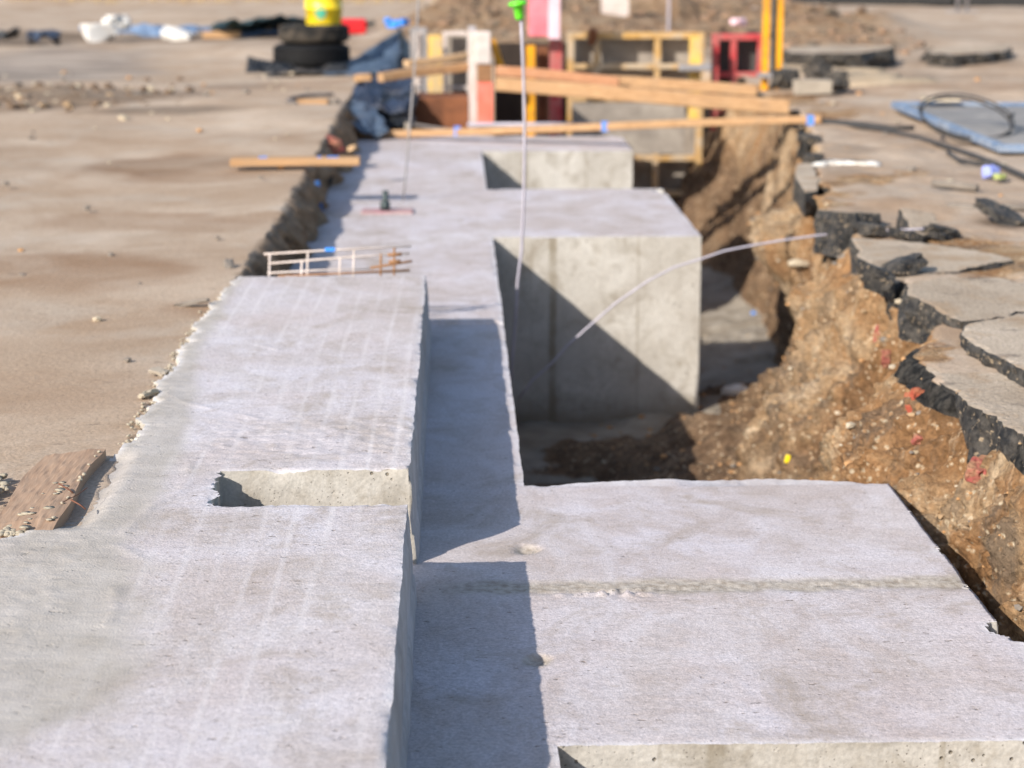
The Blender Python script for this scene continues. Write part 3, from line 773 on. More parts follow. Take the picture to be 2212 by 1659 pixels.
# ------------------------------------------------------------------ gravel, stones on the trench wall and floor
gv = MB(); nj, ni = GX.shape
iE0 = 45 + 40 + 1 + 14 + 8
cand = []
cols_e = range(ni - 48 - 68 - 120 - 30, ni - 48 - 68)
for k in range(2300):
    j = random.randrange(15, nj - 90); i = random.choice(cols_e)
    if GY[j, i] < 2.8 or GY[j, i] > 12.5: continue
    r = random.choice((.004, .005, .006, .008, .010, .015)) * random.uniform(.7, 1.3)
    if GY[j, i] > 8 and r < .009: r = .012
    gv.rock((GX[j, i], GY[j, i], GZ[j, i] + r * .2), r, random.choice((0, 1, 1, 2, 4, 4)), sub=1)
for k in range(260):                                       # litter of small stones over both hard standings
    if random.random() < .45: x, y = random.uniform(-4.5, -.8), random.uniform(4.5, 17)
    else: x, y = random.uniform(1.55, 4.5), random.uniform(4.6, 16)
    if x > 0 and x < np.interp(y, rimp[:, 0], rimp[:, 1]) + .08: continue
    gv.rock((x, y, .20), random.uniform(.006, .02) * (1 if y < 9 else 1.4), random.choice((0, 1, 2, 3)), sub=1)
c = P(70, 205, .2)
for k in range(240): gv.rock((c[0] + random.gauss(0, .55), c[1] + random.gauss(0, .6), .205), random.uniform(.012, .045), random.choice((2, 5, 5, 5, 5, 4, 0)), sub=1)
tag(gv.build('gravel', [m_stone, m_stone2, m_stone3, m_cem, simple('tan_stone', (.38, .26, .15), .95), simple('brown_clod', (.17, .115, .075), .95, bump=.01)]), 'loose gravel and small stones on the trench wall and hard standing', 'gravel', kind='stuff')
def surf(u, v):                                            # where a sight line meets the trench wall or floor
    best = None; d = _ray(u, v); d = d / np.linalg.norm(d)
    V = np.stack([GX, GY, GZ], -1).reshape(-1, 3) - C0
    t = V @ d; dist = np.linalg.norm(V - t[:, None] * d, axis=1)
    ok = dist < .022; 
    if not ok.any(): ok = dist < .06
    k = np.where(ok)[0][np.argmin(t[ok])]
    return V[k] + C0
def chunk(name, u, v, r, mat, label, cat, sq=(1, 1, .7), rough=.3, group=None, p=None):
    p = surf(u, v) if p is None else p
    m = MB(); m.rock((0, 0, 0), r, sq=sq, rough=rough, sub=3)
    o = m.build(name, mat); o.location = (p[0] + (r*.6 if 'brick' in name else -r*.1), p[1] + (r*.3 if 'brick' in name else 0), p[2] + (r * -.25 if 'brick' in name else r*.15)); o.rotation_euler = (random.uniform(-.4, .4), random.uniform(-.3, .3), 0)
    return tag(o, label, cat, group)
chunk('brick_fragment', 1942, 866, .050, m_brick, 'largest red brick piece, angular, stuck in the earth just below the black asphalt corner', 'brick', (.8, .7, 1.1), .5)
chunk('brick_fragment', 1882, 725, .045, m_brickp, 'small dull red brick piece high in the upper part of the trench wall', 'brick', (.7, .7, 1.1), .5)
chunk('brick_fragment', 1895, 775, .030, m_brickp, 'smallest pinkish brick piece just under another one in the trench wall', 'brick', (.6, .6, 1.2), .5)
chunk('brick_fragment', 1972, 943, .034, m_brickp, 'flat dusty red brick piece lying below the largest angular one', 'brick', (1.4, .7, .6), .5)
chunk('brick_fragment', 2085, 1008, .042, m_brickp, 'crumbled pinkish red brick piece nearest the camera in the gravelly earth', 'brick', (1.1, .7, .8), .6)
chunk('yellow_scrap', 1700, 979, .013, m_yel, 'tiny bright yellow plastic scrap on the dirt behind the near pad', 'scrap', (.8, .4, 1.3))
chunk('white_scrap', 1590, 838, .055, m_white, 'crumpled white scrap lying in the dark trench bottom beside the big pad', 'scrap', (1.2, .8, .5), .9)
chunk('blue_scrap', 1631, 672, .018, m_blue, 'tiny blue scrap under the overhanging earth of the trench wall', 'scrap')
chunk('pale_stone', 1722, 575, .055, m_stone, 'pale flat stone on the shoulder of the trench wall', 'stone', (1.3, .8, .4))

# ------------------------------------------------------------------ broken asphalt slabs
def asph(name, poly, z0, z1, label, tilt=(0, 0), dens=.025, amp=.02, group='broken asphalt slabs along the trench rim', pix=True):
    pts = [P(u, v, z1)[:2] if pix else np.array((u, v)) for u, v in poly]
    ring = []
    for a, b in zip(pts, pts[1:] + pts[:1]):
        L = np.hypot(*(b - a)); k = max(1, int(L / dens))
        for i in range(k): ring.append(a + (b - a) * i / k)
    ring = np.array(ring); c = ring.mean(0); K = len(ring)
    se = random.random() * 90
    if True:
        nr = ring - c; nr = nr / np.maximum(1e-6, np.linalg.norm(nr, axis=1))[:, None]
    wob = amp * fbm(ring[:, 0] * 9 + se, ring[:, 1] * 9, 0, 4, 131)
    m = MB(); vs = []
    lv = 6
    for l in range(lv + 1):
        t = l / lv; z = z1 + (z0 - z1) * t
        off = wob + (amp * .9 * fbm(ring[:, 0] * 20 + se, ring[:, 1] * 20, t * 3, 4, 133)) * (1 if l else .5) - .006 * (l == 0)
        pos = ring + nr * off[:, None]
        for i in range(K): vs.append((pos[i, 0] - c[0], pos[i, 1] - c[1], z - z0 - (.004 * random.random() if l == 0 else 0)))
    fs = [(l*K+i, (l+1)*K+i, (l+1)*K+(i+1) % K, l*K+(i+1) % K) for l in range(lv) for i in range(K)]
    m.add(vs, fs, 1)
    inner = [(v[0] * .93, v[1] * .93, z1 - z0) for v in vs[:K]]
    b0 = len(m.v); m.add(inner, []); 
    m.f += [(i, (i+1) % K, b0+(i+1) % K, b0+i) for i in range(K)]; m.m += [0] * K
    m.f.append(tuple(b0+i for i in range(K))); m.m.append(0)
    o = m.build(name, [m_at, m_as]); o.location = (float(c[0]), float(c[1]), z0); o.rotation_euler = (tilt[0], tilt[1], 0)
    return tag(o, label, 'asphalt slab', group)
asph('asphalt_slab', [(2030, 748), (1992, 792), (2080, 868), (2140, 900), (2230, 960), (2420, 1080), (2700, 1060), (2500, 820), (2230, 820), (2110, 765)], .015, .195, 'thick black-edged asphalt slab, nearest the camera, jutting over the trench wall')
asph('asphalt_slab', [(2085, 700), (2075, 722), (2110, 748), (2215, 800), (2420, 880), (2600, 800), (2420, 690), (2230, 668)], .19, .235, 'thin upper asphalt layer on top of the nearest thick slab', amp=.012)
asph('asphalt_slab', [(1955, 622), (1962, 642), (2010, 668), (2070, 688), (2140, 680), (2250, 650), (2240, 620), (2150, 600), (2040, 605)], .10, .235, 'tilted asphalt slab with ragged black edge behind the thin upper layer', (.04, .05))
asph('asphalt_slab', [(1845, 520), (1850, 552), (1880, 585), (1935, 605), (1985, 590), (2080, 580), (2190, 560), (2120, 540), (1960, 522)], .06, .215, 'long low asphalt slab with black face at the middle of the rim', (.02, .0))
asph('asphalt_slab', [(1772, 425), (1762, 448), (1795, 480), (1845, 492), (1895, 480), (1885, 455), (1830, 430)], .05, .225, 'rounded asphalt slab with tall curved black face at the rim', (-.12, .05), group=None)
asph('asphalt_slab', [(1722, 355), (1720, 385), (1740, 415), (1765, 412), (1770, 385), (1750, 350)], .10, .21, 'small black asphalt piece farthest along the rim beside the white strip', group=None)
asph('asphalt_slab', [(1935, 462), (1940, 478), (1990, 490), (2025, 478), (2010, 462)], .17, .26, 'wedge of black asphalt lying loose behind the long low slab', (.15, .1), group=None)
for (u, v, r, sq, lab) in ((1880, 500, .060, (1.3, .9, .7), 'dark asphalt lump where the grey cable meets the rim'),
                       (2035, 508, .07, (1.2, .9, .7), 'dark asphalt lump behind the long low slab, beside orange earth'),
                       (1960, 515, .06, (1.2, .9, .6), 'low dark asphalt lump on the sandy patch behind the rim'),
                       (1950, 585, .07, (1.3, .8, .8), 'dark crumbled lump under the middle rim slab'),
                       (1900, 605, .055, (1, .8, 1.1), 'dark lump hanging low on the orange wall face'),
                       (2170, 470, .085, (1.4, 1, .5), 'dark lump on a brown dirt patch at the right edge'),
                       (1752, 305, .07, (1, .8, .7), 'dark lump on the rim below the long thin rail'),
                       (1760, 345, .05, (1, .8, .7), 'brown-black lump next to the white strip')):
    chunk('asphalt_lump', u, v, r, m_as, lab, 'asphalt lump', (sq[0] * 1.2, sq[1], sq[2] * .65), .5, 'dark asphalt lumps', p=P(u, v, .22))
for (u, v, r, lab) in ((1768, 165, .115, 'rounder black rock standing on the far sandy bank'), (1812, 178, .10, 'flatter black rock right of the rounder one on the sandy bank'), (1700, 175, .12, 'dark rock at the foot of the orange steel post')):
    chunk('black_rock', u, v, r, m_as, lab, 'rock', (1.1, .8, .75), .4, p=P(u, v, .27))

# ------------------------------------------------------------------ rods and cable by the big pad
YR = 7.75
rod = empty('capped_rod', Q(1105, 860, YR), 'thin pale rod with a bright green mushroom cap, standing beside the big pad', 'rod')
pts = [Q(u, v, YR) for u, v in ((1096, 905), (1108, 760), (1114, 680), (1118, 610), (1127, 540), (1131, 440), (1133, 340), (1133, 250), (1131, 170), (1128, 90), (1125, 30))]
m = MB(); m.tube(pts, .0060); m.build('bar', m_pale, rod, True)
m = MB(); cp = Q(1122, 36, YR)
m.lathe([(0, .062), (.030, .058), (.037, .050), (.037, .044), (.020, .040), (.017, .0), (.014, -.012), (0, -.012)], (0, 0, 0), 24)
o = m.build('cap', m_cap, None, True); o.location = [float(q) for q in cp]; o.rotation_euler = (0, -.12, 0)
mw = o.location.copy(); o.parent = rod; o.location = mw - rod.location
YB = float(P(870, 440, 0)[1])
m = MB(); m.tube([Q(u, v, YB) for u, v in ((870, 441), (876, 380), (884, 290), (893, 180), (901, 60), (905, -30), (906, -120))], .0050)
tag(m.build('steel_rod', m_galv, None, True), 'tall thin grey steel rod standing on the footing behind the pink plate', 'rod')
cab = [(1120, 862), (1150, 822), (1192, 785), (1225, 748), (1262, 714), (1330, 655), (1400, 607), (1455, 578), (1512, 560), (1565, 542), (1620, 531), (1690, 519), (1770, 508), (1840, 502), (1890, 500)]
m = MB(); m.tube([Q(u, v, 7.75 - .0 * i) for i, (u, v) in enumerate(cab)] + [P(1950, 496, .25), P(2000, 494, .25), P(2060, 496, .235)], .0042)
tag(m.build('grey_cable', m_pale, None, True), 'pale grey cable arching from the trench across the big pad to the rim', 'cable')

# ------------------------------------------------------------------ rebar mesh and small things on the footing
YM = 6.66
reb = empty('rebar_mesh', Q(735, 640, YM), 'upright pale welded rebar mesh with rusty bars behind the raised slab', 'rebar')
def q(u, v): return Q(u, v, YM)
m = MB()
for a, b in (((570, 549), (888, 532)), ((585, 569), (885, 547)), ((578, 590), (800, 580))): m.tube([q(*a), q((a[0]+b[0])/2, (a[1]+b[1])/2-1), q(*b)], .0035)
for u, t in ((583, 547), (665, 546), (652, 562), (765, 540), (735, 555)): m.tube([q(u-4, 700), q(u, t)], .0038)
m.build('pale_bars', m_cemwh, reb, True)
m = MB()
m.tube([q(800, 579), q(890, 564)], .0045); m.tube([q(600, 597), q(885, 584)], .0042)
for u, t in ((823, 548), (852, 535)): m.tube([q(u-2, 705), q(u, t)], .0040)
m.tube([q(838, 551), q(868, 549)], .006); m.tube([q(840, 566), q(866, 564)], .006)
m.build('rusty_bars', m_rustlt, reb, True)
m = MB(); a = q(713, 539); m.box(a[0]-.017, a[0]+.017, a[1]-.006, a[1]+.004, a[2]-.007, a[2]+.007)
m.build('tag', m_blue, reb, bevel=.002)
pk = P(830, 464, 0)
plate = empty('pink_plate', pk, 'flat faded pink plate with a short dark upright bolt on the footing', 'plate')
m = MB(); a, b = P(782, 464, 0), P(892, 464, 0); m.box(a[0], b[0], a[1]-.06, a[1]+.07, .004, .022); m.build('board', m_pink, plate, bevel=.003)
m = MB(); m.tube([(pk[0]+.005, pk[1], .02), (pk[0]+.006, pk[1], .06), (pk[0]+.008, pk[1], .115)], .014); m.lathe([(0, .04), (.024, .04), (.024, 0), (0, 0)], (pk[0]+.005, pk[1], .022), 6); m.build('bolt', m_dkmetal, plate, True)
bp = MB(); a = P(694, 462, 0); b = P(700, 425, .12); bp.bar((a[0], a[1], 0), (a[0]-.02, a[1]+.05, .15), .02, .02)
tag(bp.build('blue_stake', simple('blue_stake_paint', (.03, .12, .35), .5)), 'short dark blue stake leaning in the shade against the cut edge', 'stake')
pb = empty('short_plank', P(635, 358, .2), 'short straw coloured plank with blue marks reaching over the cut edge', 'plank')
a, b = P(496, 361, .205), P(775, 361, .205)
m = MB(); m.bar((a[0], a[1]+.08, .222), (b[0], b[1]+.10, .225), .13, .036, warp=.001); m.build('board', m_wood, pb)
m = MB()
for u, w_ in ((560, .02), (675, .03), (713, .028)):
    c = P(u, 350, .24); m = MB(); m.box(c[0]-w_, c[0]+w_, a[1]+.06, a[1]+.13, .2405, .2425); m.build('blue_mark', m_bluemark, pb)
# rubble in the cut
m_cut = simple('damp_rubble', (.13, .105, .08), .95, .15, dirt=(.28, .22, .16), dscale=14, damt=.6, bump=.012, bs=50)
for (u, v, z, r, mat, lab, sq) in ((560, 560, .08, .10, m_cut, 'dark earthy rubble lump in the cut beside the rebar mesh', (.7, 1, .8)),
        (610, 520, .03, .09, m_cut, 'brown rubble lump at the foot of the cut edge', (.6, 1, .7)),
        (622, 468, .08, .08, m_cut, 'rubble lump sticking out of the middle of the cut', (.6, 1, .8)),
        (735, 300, .05, .14, m_cut, 'large grey rubble lump in the cut below the blue tarp', (.7, 1, .8)),
        (722, 318, .14, .09, m_brickp, 'pinkish rubble piece on top of the cut below the tarp', (.9, .7, .5)),
        (690, 385, .06, .10, m_tarpdk, 'dark crumpled debris under the short plank', (.7, 1, .8))):
    chunk('rubble_lump', u, v, r, mat, lab, 'rubble', sq, .5, p=P(u, v, z))

# ------------------------------------------------------------------ long rail across the trench
rail = empty('long_rail', P(1250, 285, .1), 'long thin straw coloured timber rail with blue marks lying across the trench', 'rail')
a = P(775, 293, .02); b = P(1775, 259, .225)
a = np.array([a[0], a[1], .030])
m = MB(); m.bar(a, b, .055, .045, n=20, warp=.006); m.build('board', m_wood, rail)
m = MB()
for u, v in ((988, 287), (1300, 279), (1678, 263)):
    t = (P(u, v, .1)[0] - a[0]) / (b[0] - a[0]); c = a + (b - a) * t
    m = MB(); m.box(c[0]-.02, c[0]+.02, c[1]-.033, c[1]+.033, c[2]-.028, c[2]+.029); m.build('blue_mark', m_bluemark, rail)
m = MB(); a2 = P(1010, 276, .03); b2 = P(1330, 268, .06); m.tube([a2 + (0, 0, .02), b2], .014)
tag(m.build('pale_pipe', m_pale, None, True), 'thin pale pipe lying just behind the left half of the long rail', 'pipe')
m = MB(); c = P(879, 298, 0); m.box(c[0]-.014, c[0]+.014, c[1]-.014, c[1]+.014, 0, .10)
tag(m.build('short_stake', m_offcut), 'short dark grey stake against the left end of the long rail', 'stake')
m = MB(); m.tube([P(u, v, z) for u, v, z in ((872, 262, .06), (900, 270, .05), (950, 278, .04), (1010, 283, .04), (1100, 282, .05), (1250, 278, .06))], .011)
tag(m.build('trailing_cable', m_cableg, None, True), 'grey cable trailing along the top of the long rail', 'cable')

# ------------------------------------------------------------------ big timbers and formwork at the far end
def plank(name, l0, l1, r0, r1, YL, YRr, wd, mat, label, grp=None):
    a = (Q(*l0, YL) + Q(*l1, YL)) / 2; b = (Q(*r0, YRr) + Q(*r1, YRr)) / 2
    h = (np.linalg.norm(Q(*l0, YL) - Q(*l1, YL)) + np.linalg.norm(Q(*r0, YRr) - Q(*r1, YRr))) / 2
    m = MB(); m.bar(a, b, wd, float(h), n=10, warp=.004)
    return tag(m.build(name, mat), label, 'plank', grp)
plank('timber_plank', (1072, 168), (1072, 196), (1705, 214), (1705, 247), 13.2, 12.75, .06, m_wood, 'front tan timber plank on edge spanning the trench before the formwork')
plank('timber_plank', (1180, 154), (1180, 180), (1636, 184), (1636, 206), 13.35, 13.0, .05, m_wood, 'tan timber plank lying just behind and above the front one')
plank('timber_plank', (1072, 143), (1072, 161), (1337, 163), (1337, 189), 13.3, 13.1, .04, m_woodred, 'short reddish brown plank on top of the tan planks, at their left end')
plank('timber_plank', (822, 158), (822, 177), (1022, 132), (1022, 150), 13.9, 14.3, .08, m_wood, 'light board sloping up from the blue tarp to the pale upright panel')
plank('timber_plank', (878, 131), (878, 145), (1022, 112), (1022, 128), 14.6, 14.9, .08, m_wood2, 'greyer board behind the light sloping board left of the upright panel')
plank('timber_plank', (765, 163), (765, 178), (802, 158), (802, 174), 14.2, 14.2, .1, m_wood, 'short light timber end sticking out under the blue tarp')

def panel(name, x0, x1, Y, rails, ribs, zlo, fm, sm, label, rw=.05):
    # x0,x1 in picture columns on plane Y; rails: list of rows; ribs: list of columns
    XL = Q(x0, 100, Y)[0]; XR = Q(x1, 100, Y)[0]; zt = Q(x0, rails[0], Y)[2]
    e = empty(name, ((XL+XR)/2, Y, zlo), label, 'formwork panel')
    m = MB(); m.box(XL+.01, XR-.01, Y+.15, Y+.17, zlo, zt-.01); m.build('sheet', sm, e)
    m = MB(); m.box(XL, XL+rw, Y, Y+.083, zlo, zt); m.box(XR-rw, XR, Y, Y+.083, zlo, zt)
    m.box(XL+rw+.002, XR-rw-.002, Y, Y+.083, zt-rw, zt)
    m.build('frame', fm, e, bevel=.004)
    for r_ in rails[1:]:
        z = Q(x0, r_, Y)[2]
        if z < zlo: continue
        m = MB(); m.box(XL+rw+.002, XR-rw-.002, Y+.003, Y+.080, z-rw*.4, z+rw*.4); m.build('rail', fm, e, bevel=.004)
    for c_ in ribs:
        x = Q(c_, 100, Y)[0]; zs = Q(x0, rails[1], Y)[2] + rw*.42
        m = MB(); m.box(x-.024, x+.024, Y+.006, Y+.075, zs, zt-rw-.002); m.build('rib', fm, e, bevel=.004)
        m = MB(); m.box(x-.022, x+.022, Y+.006, Y+.075, zlo, zs-rw*.9); m.build('rib', fm, e, bevel=.004)
    return e
panel('formwork_panel', 1226, 1522, 15.6, [70, 144, 215, 343, 420], [1290, 1421], -.82, m_frame, m_ploy, 'long grey formwork panel with tan yellow frame at the far end of the trench')
panel('formwork_panel', 1540, 1652, 15.9, [73, 162, 240], [1586], -.82, m_redpt, simple('dark_or_shade_board', (.07, .065, .06), .8), 'small dark formwork panel with red frame next to the orange post')
panel('formwork_panel', 886, 922, 15.4, [60, 190], [], -.82, m_galv, m_cemwh, 'narrow pale grey formwork panel next to the blue tarp', .03)
panel('formwork_panel', 957, 1018, 15.3, [68, 190], [], -.82, m_cemwh, m_ploy, 'grey brown formwork panel behind the sloping boards', .03)
def post(name, u0, u1, v0, v1, Y, mat, label, cat='post', dpt=.06, zlo=None, part=None):
    a = Q(u0, v1, Y); b = Q(u1, v0, Y); m = MB()
    m.box(a[0], b[0], Y-dpt/2, Y+dpt/2, a[2] if zlo is None else zlo, b[2])
    return tag(m.build(name, mat, bevel=.004), label, cat)
# orange double channel
e = empty('steel_waler', Q(1668, 215, 15.0), 'tall bright orange double steel channel standing upright beside the red panel', 'steel post')
for u0, u1 in ((1646, 1664), (1676, 1693)):
    a = Q(u0, 160, 15.0); b = Q(u1, -30, 15.0); m = MB(); m.box(a[0], b[0], 14.97, 15.06, -.1, b[2])
    w_ = b[0]-a[0]; m.build('channel', m_orange, e, bevel=.004)
m = MB(); a = Q(1636, 168, 14.96); b = Q(1702, 156, 14.96); m.box(a[0], b[0], 14.9, 14.965, a[2], b[2]); m.build('clamp', m_galv, e, bevel=.004)
m = MB(); a = Q(1664, 215, 15.05); b = Q(1677, -20, 15.05); m.box(a[0]+.001, b[0]-.001, 15.0, 15.055, -.1, b[2]-.05); m.build('web', m_dkmetal, e)
e = empty('yellow_post', Q(1500, 255, 15.2), 'yellow steel upright with a grey clamp crossing the long grey panel', 'steel post')
a = Q(1487, 258, 15.2); b = Q(1514, 78, 15.2); m = MB(); m.box(a[0], b[0], 15.15, 15.24, -.12, b[2]); m.build('upright', m_yelpt, e, bevel=.005)
m = MB(); a = Q(1466, 153, 15.1); b = Q(1536, 139, 15.1); m.box(a[0], b[0], 15.03, 15.147, a[2], b[2]); m.build('clamp', m_galv, e, bevel=.01)
# pale/red upright panel seen from its edge
e = empty('upright_panel', Q(1040, 270, 13.75), 'upright cement smeared formwork panel edge, pale above and orange red below', 'formwork panel')
a = Q(1014, 270, 13.75); b = Q(1030, 68, 13.75); m = MB(); m.box(a[0], b[0], 13.75, 14.6, -.02, b[2]); m.build('sheet', m_cemwh, e, bevel=.004)
a = Q(1031, 272, 13.72); b = Q(1064, 68, 13.72); zz = [Q(1031, v, 13.72)[2] for v in (272, 178, 140, 68)]
m = MB(); m.box(a[0], b[0], 13.72, 13.80, zz[0], zz[1]); m.build('red_rail', m_redor, e, bevel=.004)
m = MB(); m.box(a[0]+.004, b[0]-.004, 13.735, 13.81, zz[1]+.002, zz[2]); m.build('rusty_rail', m_rustlt, e, bevel=.004)
m = MB(); m.box(a[0]-.01, b[0]-.01, 13.72, 13.80, zz[2]+.002, zz[3]); m.build('pale_rail', m_cemwh, e, bevel=.012)
m = MB(); m.bar(Q(1062, 85, 14.3), Q(1083, 146, 14.3), .05, .05); tag(m.build('orange_brace', m_orange), 'short orange steel brace just right of the pale upright panel', 'brace')
# pink board and red posts
e = empty('pink_board', Q(1176, 70, 15.1), 'tall pink red board with a pale pink edge rising out of the frame', 'board')
a = Q(1141, 78, 15.1); b = Q(1184, -60, 15.1); m = MB(); m.box(a[0], b[0], 15.06, 15.10, a[2], b[2]); m.build('face', m_pinkpt, e, bevel=.004)
a2_ = Q(1185, 84, 15.1); b2_ = Q(1210, -60, 15.1); m = MB(); m.box(b[0]+.002, b2_[0], 15.05, 15.12, a2_[2], b2_[2]); m.build('edge', m_palepk, e, bevel=.004)
post('red_post', 1187, 1215, 86, 265, 15.25, m_redpt, 'red steel post directly under the pink board', 'steel post', zlo=-.8)
post('ochre_post', 1137, 1156, 98, 265, 15.35, m_orange, 'thin ochre steel post under the left side of the pink board', 'steel post', zlo=-.8)
post('brown_post', 1160, 1184, 100, 265, 15.5, m_rust, 'rusty brown steel post between the ochre post and the red post', 'steel post', zlo=-.8)
m_shadebd = simple('shade_board', (.035, .024, .018), .85)  # near-black boards added to fill in the shade behind formwork and tarp
post('dark_or_shade_board', 1068, 1228, 92, 268, 15.75, m_shadebd, 'dark brown board added for the shade behind the red and ochre posts', 'board', .03, zlo=-1.1)
post('dark_or_shade_board', 820, 898, 185, 268, 14.75, m_shadebd, 'dark board added to darken the hollow under the blue tarp', 'board', .03, zlo=-1.1)
post('yellow_board', 925, 955, 76, 114, 15.15, m_yelpt, 'short yellow board standing against the grey formwork left of the upright panel', 'board', zlo=-.1)
post('rusty_box', 898, 1012, 206, 262, 14.2, m_rust, 'dark rusty steel box in the trench behind the footing end', 'steel box', .5, zlo=-.5)
post('dark_or_shade_board', 1235, 1480, 222, 262, 14.9, m_ploy, 'low grey brown board across the trench under the front plank', 'board', .04, zlo=-.3)
post('concrete_block', 1300, 1357, -30, 64, 22.0, m_offcut, 'whitish concrete block standing in front of the earth mound at the top', 'block', .3, zlo=.2).data.materials[0] = m_cemwh
m = MB(); m.tube([Q(1444, 72, 20.0), Q(1446, -60, 20.0)], .012); tag(m.build('thin_stake', m_pale), 'thin pale stake in the brown mound right of the whitish block', 'stake')
chunk('rusty_clamp', 1282, 80, .065, m_rust, 'lump of rusty steel on top of the long grey panel', 'clamp', (1, .6, 1.2), .5, p=Q(1282, 82, 15.6))
chunk('pale_rubble', 1690, 60, .33, m_cemwh, 'pale concrete rubble heap behind the orange post', 'rubble', (1.6, .8, .45), .4, p=P(1700, 62, .22))
chunk('pink_scrap', 1600, 52, .10, m_palepk, 'pale pink scrap on the brown mound above the red panel', 'scrap', (1.5, .7, .5), .5, p=P(1600, 52, .4))
chunk('white_scrap', 975, 62, .07, m_white, 'small white scrap on the dirt above the grey panels', 'scrap', (1, .7, .8), .5, p=P(975, 63, .25))
# rubble over the mound
mr = MB()
for k in range(900):
    x, y = random.uniform(-.6, 4.6), random.uniform(18.5, 27)
    j = np.argmin(abs(GY[:, 0] - y)); i = np.argmin(abs(GX[j] - x)); r = random.uniform(.02, .065)
    mr.rock((x, y, GZ[j, i] + r*.2), r, random.choice((0, 1, 2, 3)), sub=1)
tag(mr.build('mound_rubble', [m_cut, simple('tan_rubble', (.26, .18, .12), .95), simple('umber_rubble', (.19, .13, .09), .95), simple('brown_rubble', (.30, .19, .12), .95)]), 'loose rubble scattered over the brown earth mound behind the formwork', 'rubble', kind='stuff')

# ------------------------------------------------------------------ tyres, bucket, tarps on the left
def tyre(name, c, Ro, w_, mat, label):
    prof = []
    for k in range(26):
        t = 2 * math.pi * k / 26; cx = math.cos(t); sz = math.sin(t)
        rr = Ro - .095 + .095 * math.copysign(abs(cx) ** .55, cx); zz = w_/2 * math.copysign(abs(sz) ** .6, sz)
        prof.append((rr, zz + w_/2))
    m = MB(); m.lathe(prof, (0, 0, 0), 64, closed=True)
    e = empty(name, c, label, 'tyre')
    m2 = MB(); m2.v = m.v; m2.f = m.f; m2.m = m.m
    o = m2.build('casing', mat, None, True); o.parent = e
    m = MB()
    for k in range(56):
        t = 2 * math.pi * k / 56; ca, sa = math.cos(t), math.sin(t)
        for z0_, dz in ((.28, .1), (.5, -.1), (.72, .1)):
            r0 = Ro - .004; wd = .014
            vs = []
            for rr in (r0, r0 + .0065):
                for (tt, zz) in ((-wd, (z0_-.07)*w_), (wd, (z0_-.07)*w_ + dz*.1), (wd, (z0_+.07)*w_+dz*.1), (-wd, (z0_+.07)*w_)):
                    vs.append((rr*ca - tt*sa, rr*sa + tt*ca, zz))
            m.add(vs, [(4, 5, 6, 7), (0, 1, 5, 4), (1, 2, 6, 5), (2, 3, 7, 6), (3, 0, 4, 7)])
    o = m.build('tread', mat, None); o.parent = e
    return e
ct = P(668, 149, .22); s_ = 1
r1 = abs(P(748, 138, .2)[0] - P(590, 138, .2)[0]) / 2
yc = ct[1] + r1; 
sc1 = (yc) / ct[1]
tyre('tyre', (ct[0], yc, .22), r1, .19, m_tyre, 'lower black tyre lying on the dark sheet')
r2 = r1 * .92
tyre('tyre', (Q(673, 90, yc - r2)[0], yc + .02, .415), r2, .155, m_tyre2, 'upper dusty dark tyre under the yellow bucket')
zb = .62 + .0; cb = Q(697, 56, yc - .16)
bk = empty('yellow_bucket', (cb[0], yc, cb[2] - .0), 'bright yellow plastic bucket with round green emblem standing on the tyres', 'bucket')
rb = abs(Q(737, 40, yc)[0] - Q(656, 40, yc)[0]) / 2
zb = float(cb[2])
m = MB(); m.lathe([(0, 0), (rb*.92, 0), (rb*.94, .006), (rb*.985, .13), (rb*1.03, .132), (rb*1.03, .142), (rb*.99, .145), (rb*1.02, .25), (rb*1.06, .255), (rb*1.06, .27), (rb*.98, .27), (rb*.9, .02), (0, .02)], (cb[0], yc, zb), 48)
m.build('body', m_yel, bk, True)
m = MB(); cg = Q(692, 26, yc - rb)
for k in range(28):
    t0, t1 = 2*math.pi*k/28, 2*math.pi*(k+1)/28
    def pt(t, f_, off=.004):
        x = (cg[0]-cb[0]) + .045 * f_ * math.cos(t); z = cg[2] + .060 * f_ * math.sin(t)
        rr = rb * (.94 + .045 * min(1, max(0, (z-zb)/.13))) + off
        return (cb[0] + x, yc - math.sqrt(rr*rr - x*x), z)
    m.add([pt(t0, 1), pt(t1, 1), pt(t1, .72), pt(t0, .72)], [(0, 1, 2, 3)])
    m.add([pt(t0, .60), pt(t1, .60), pt(0, 0)], [(0, 1, 2)])
m.build('emblem', m_green, bk)
m = MB(); m.tube([(cb[0] + rb*1.05*math.cos(t), yc - rb*1.05*abs(math.sin(t))*.3, zb + .22 - .06*math.sin(t)) for t in np.linspace(0, math.pi, 14)], .003); m.build('handle', m_galv, bk, True)

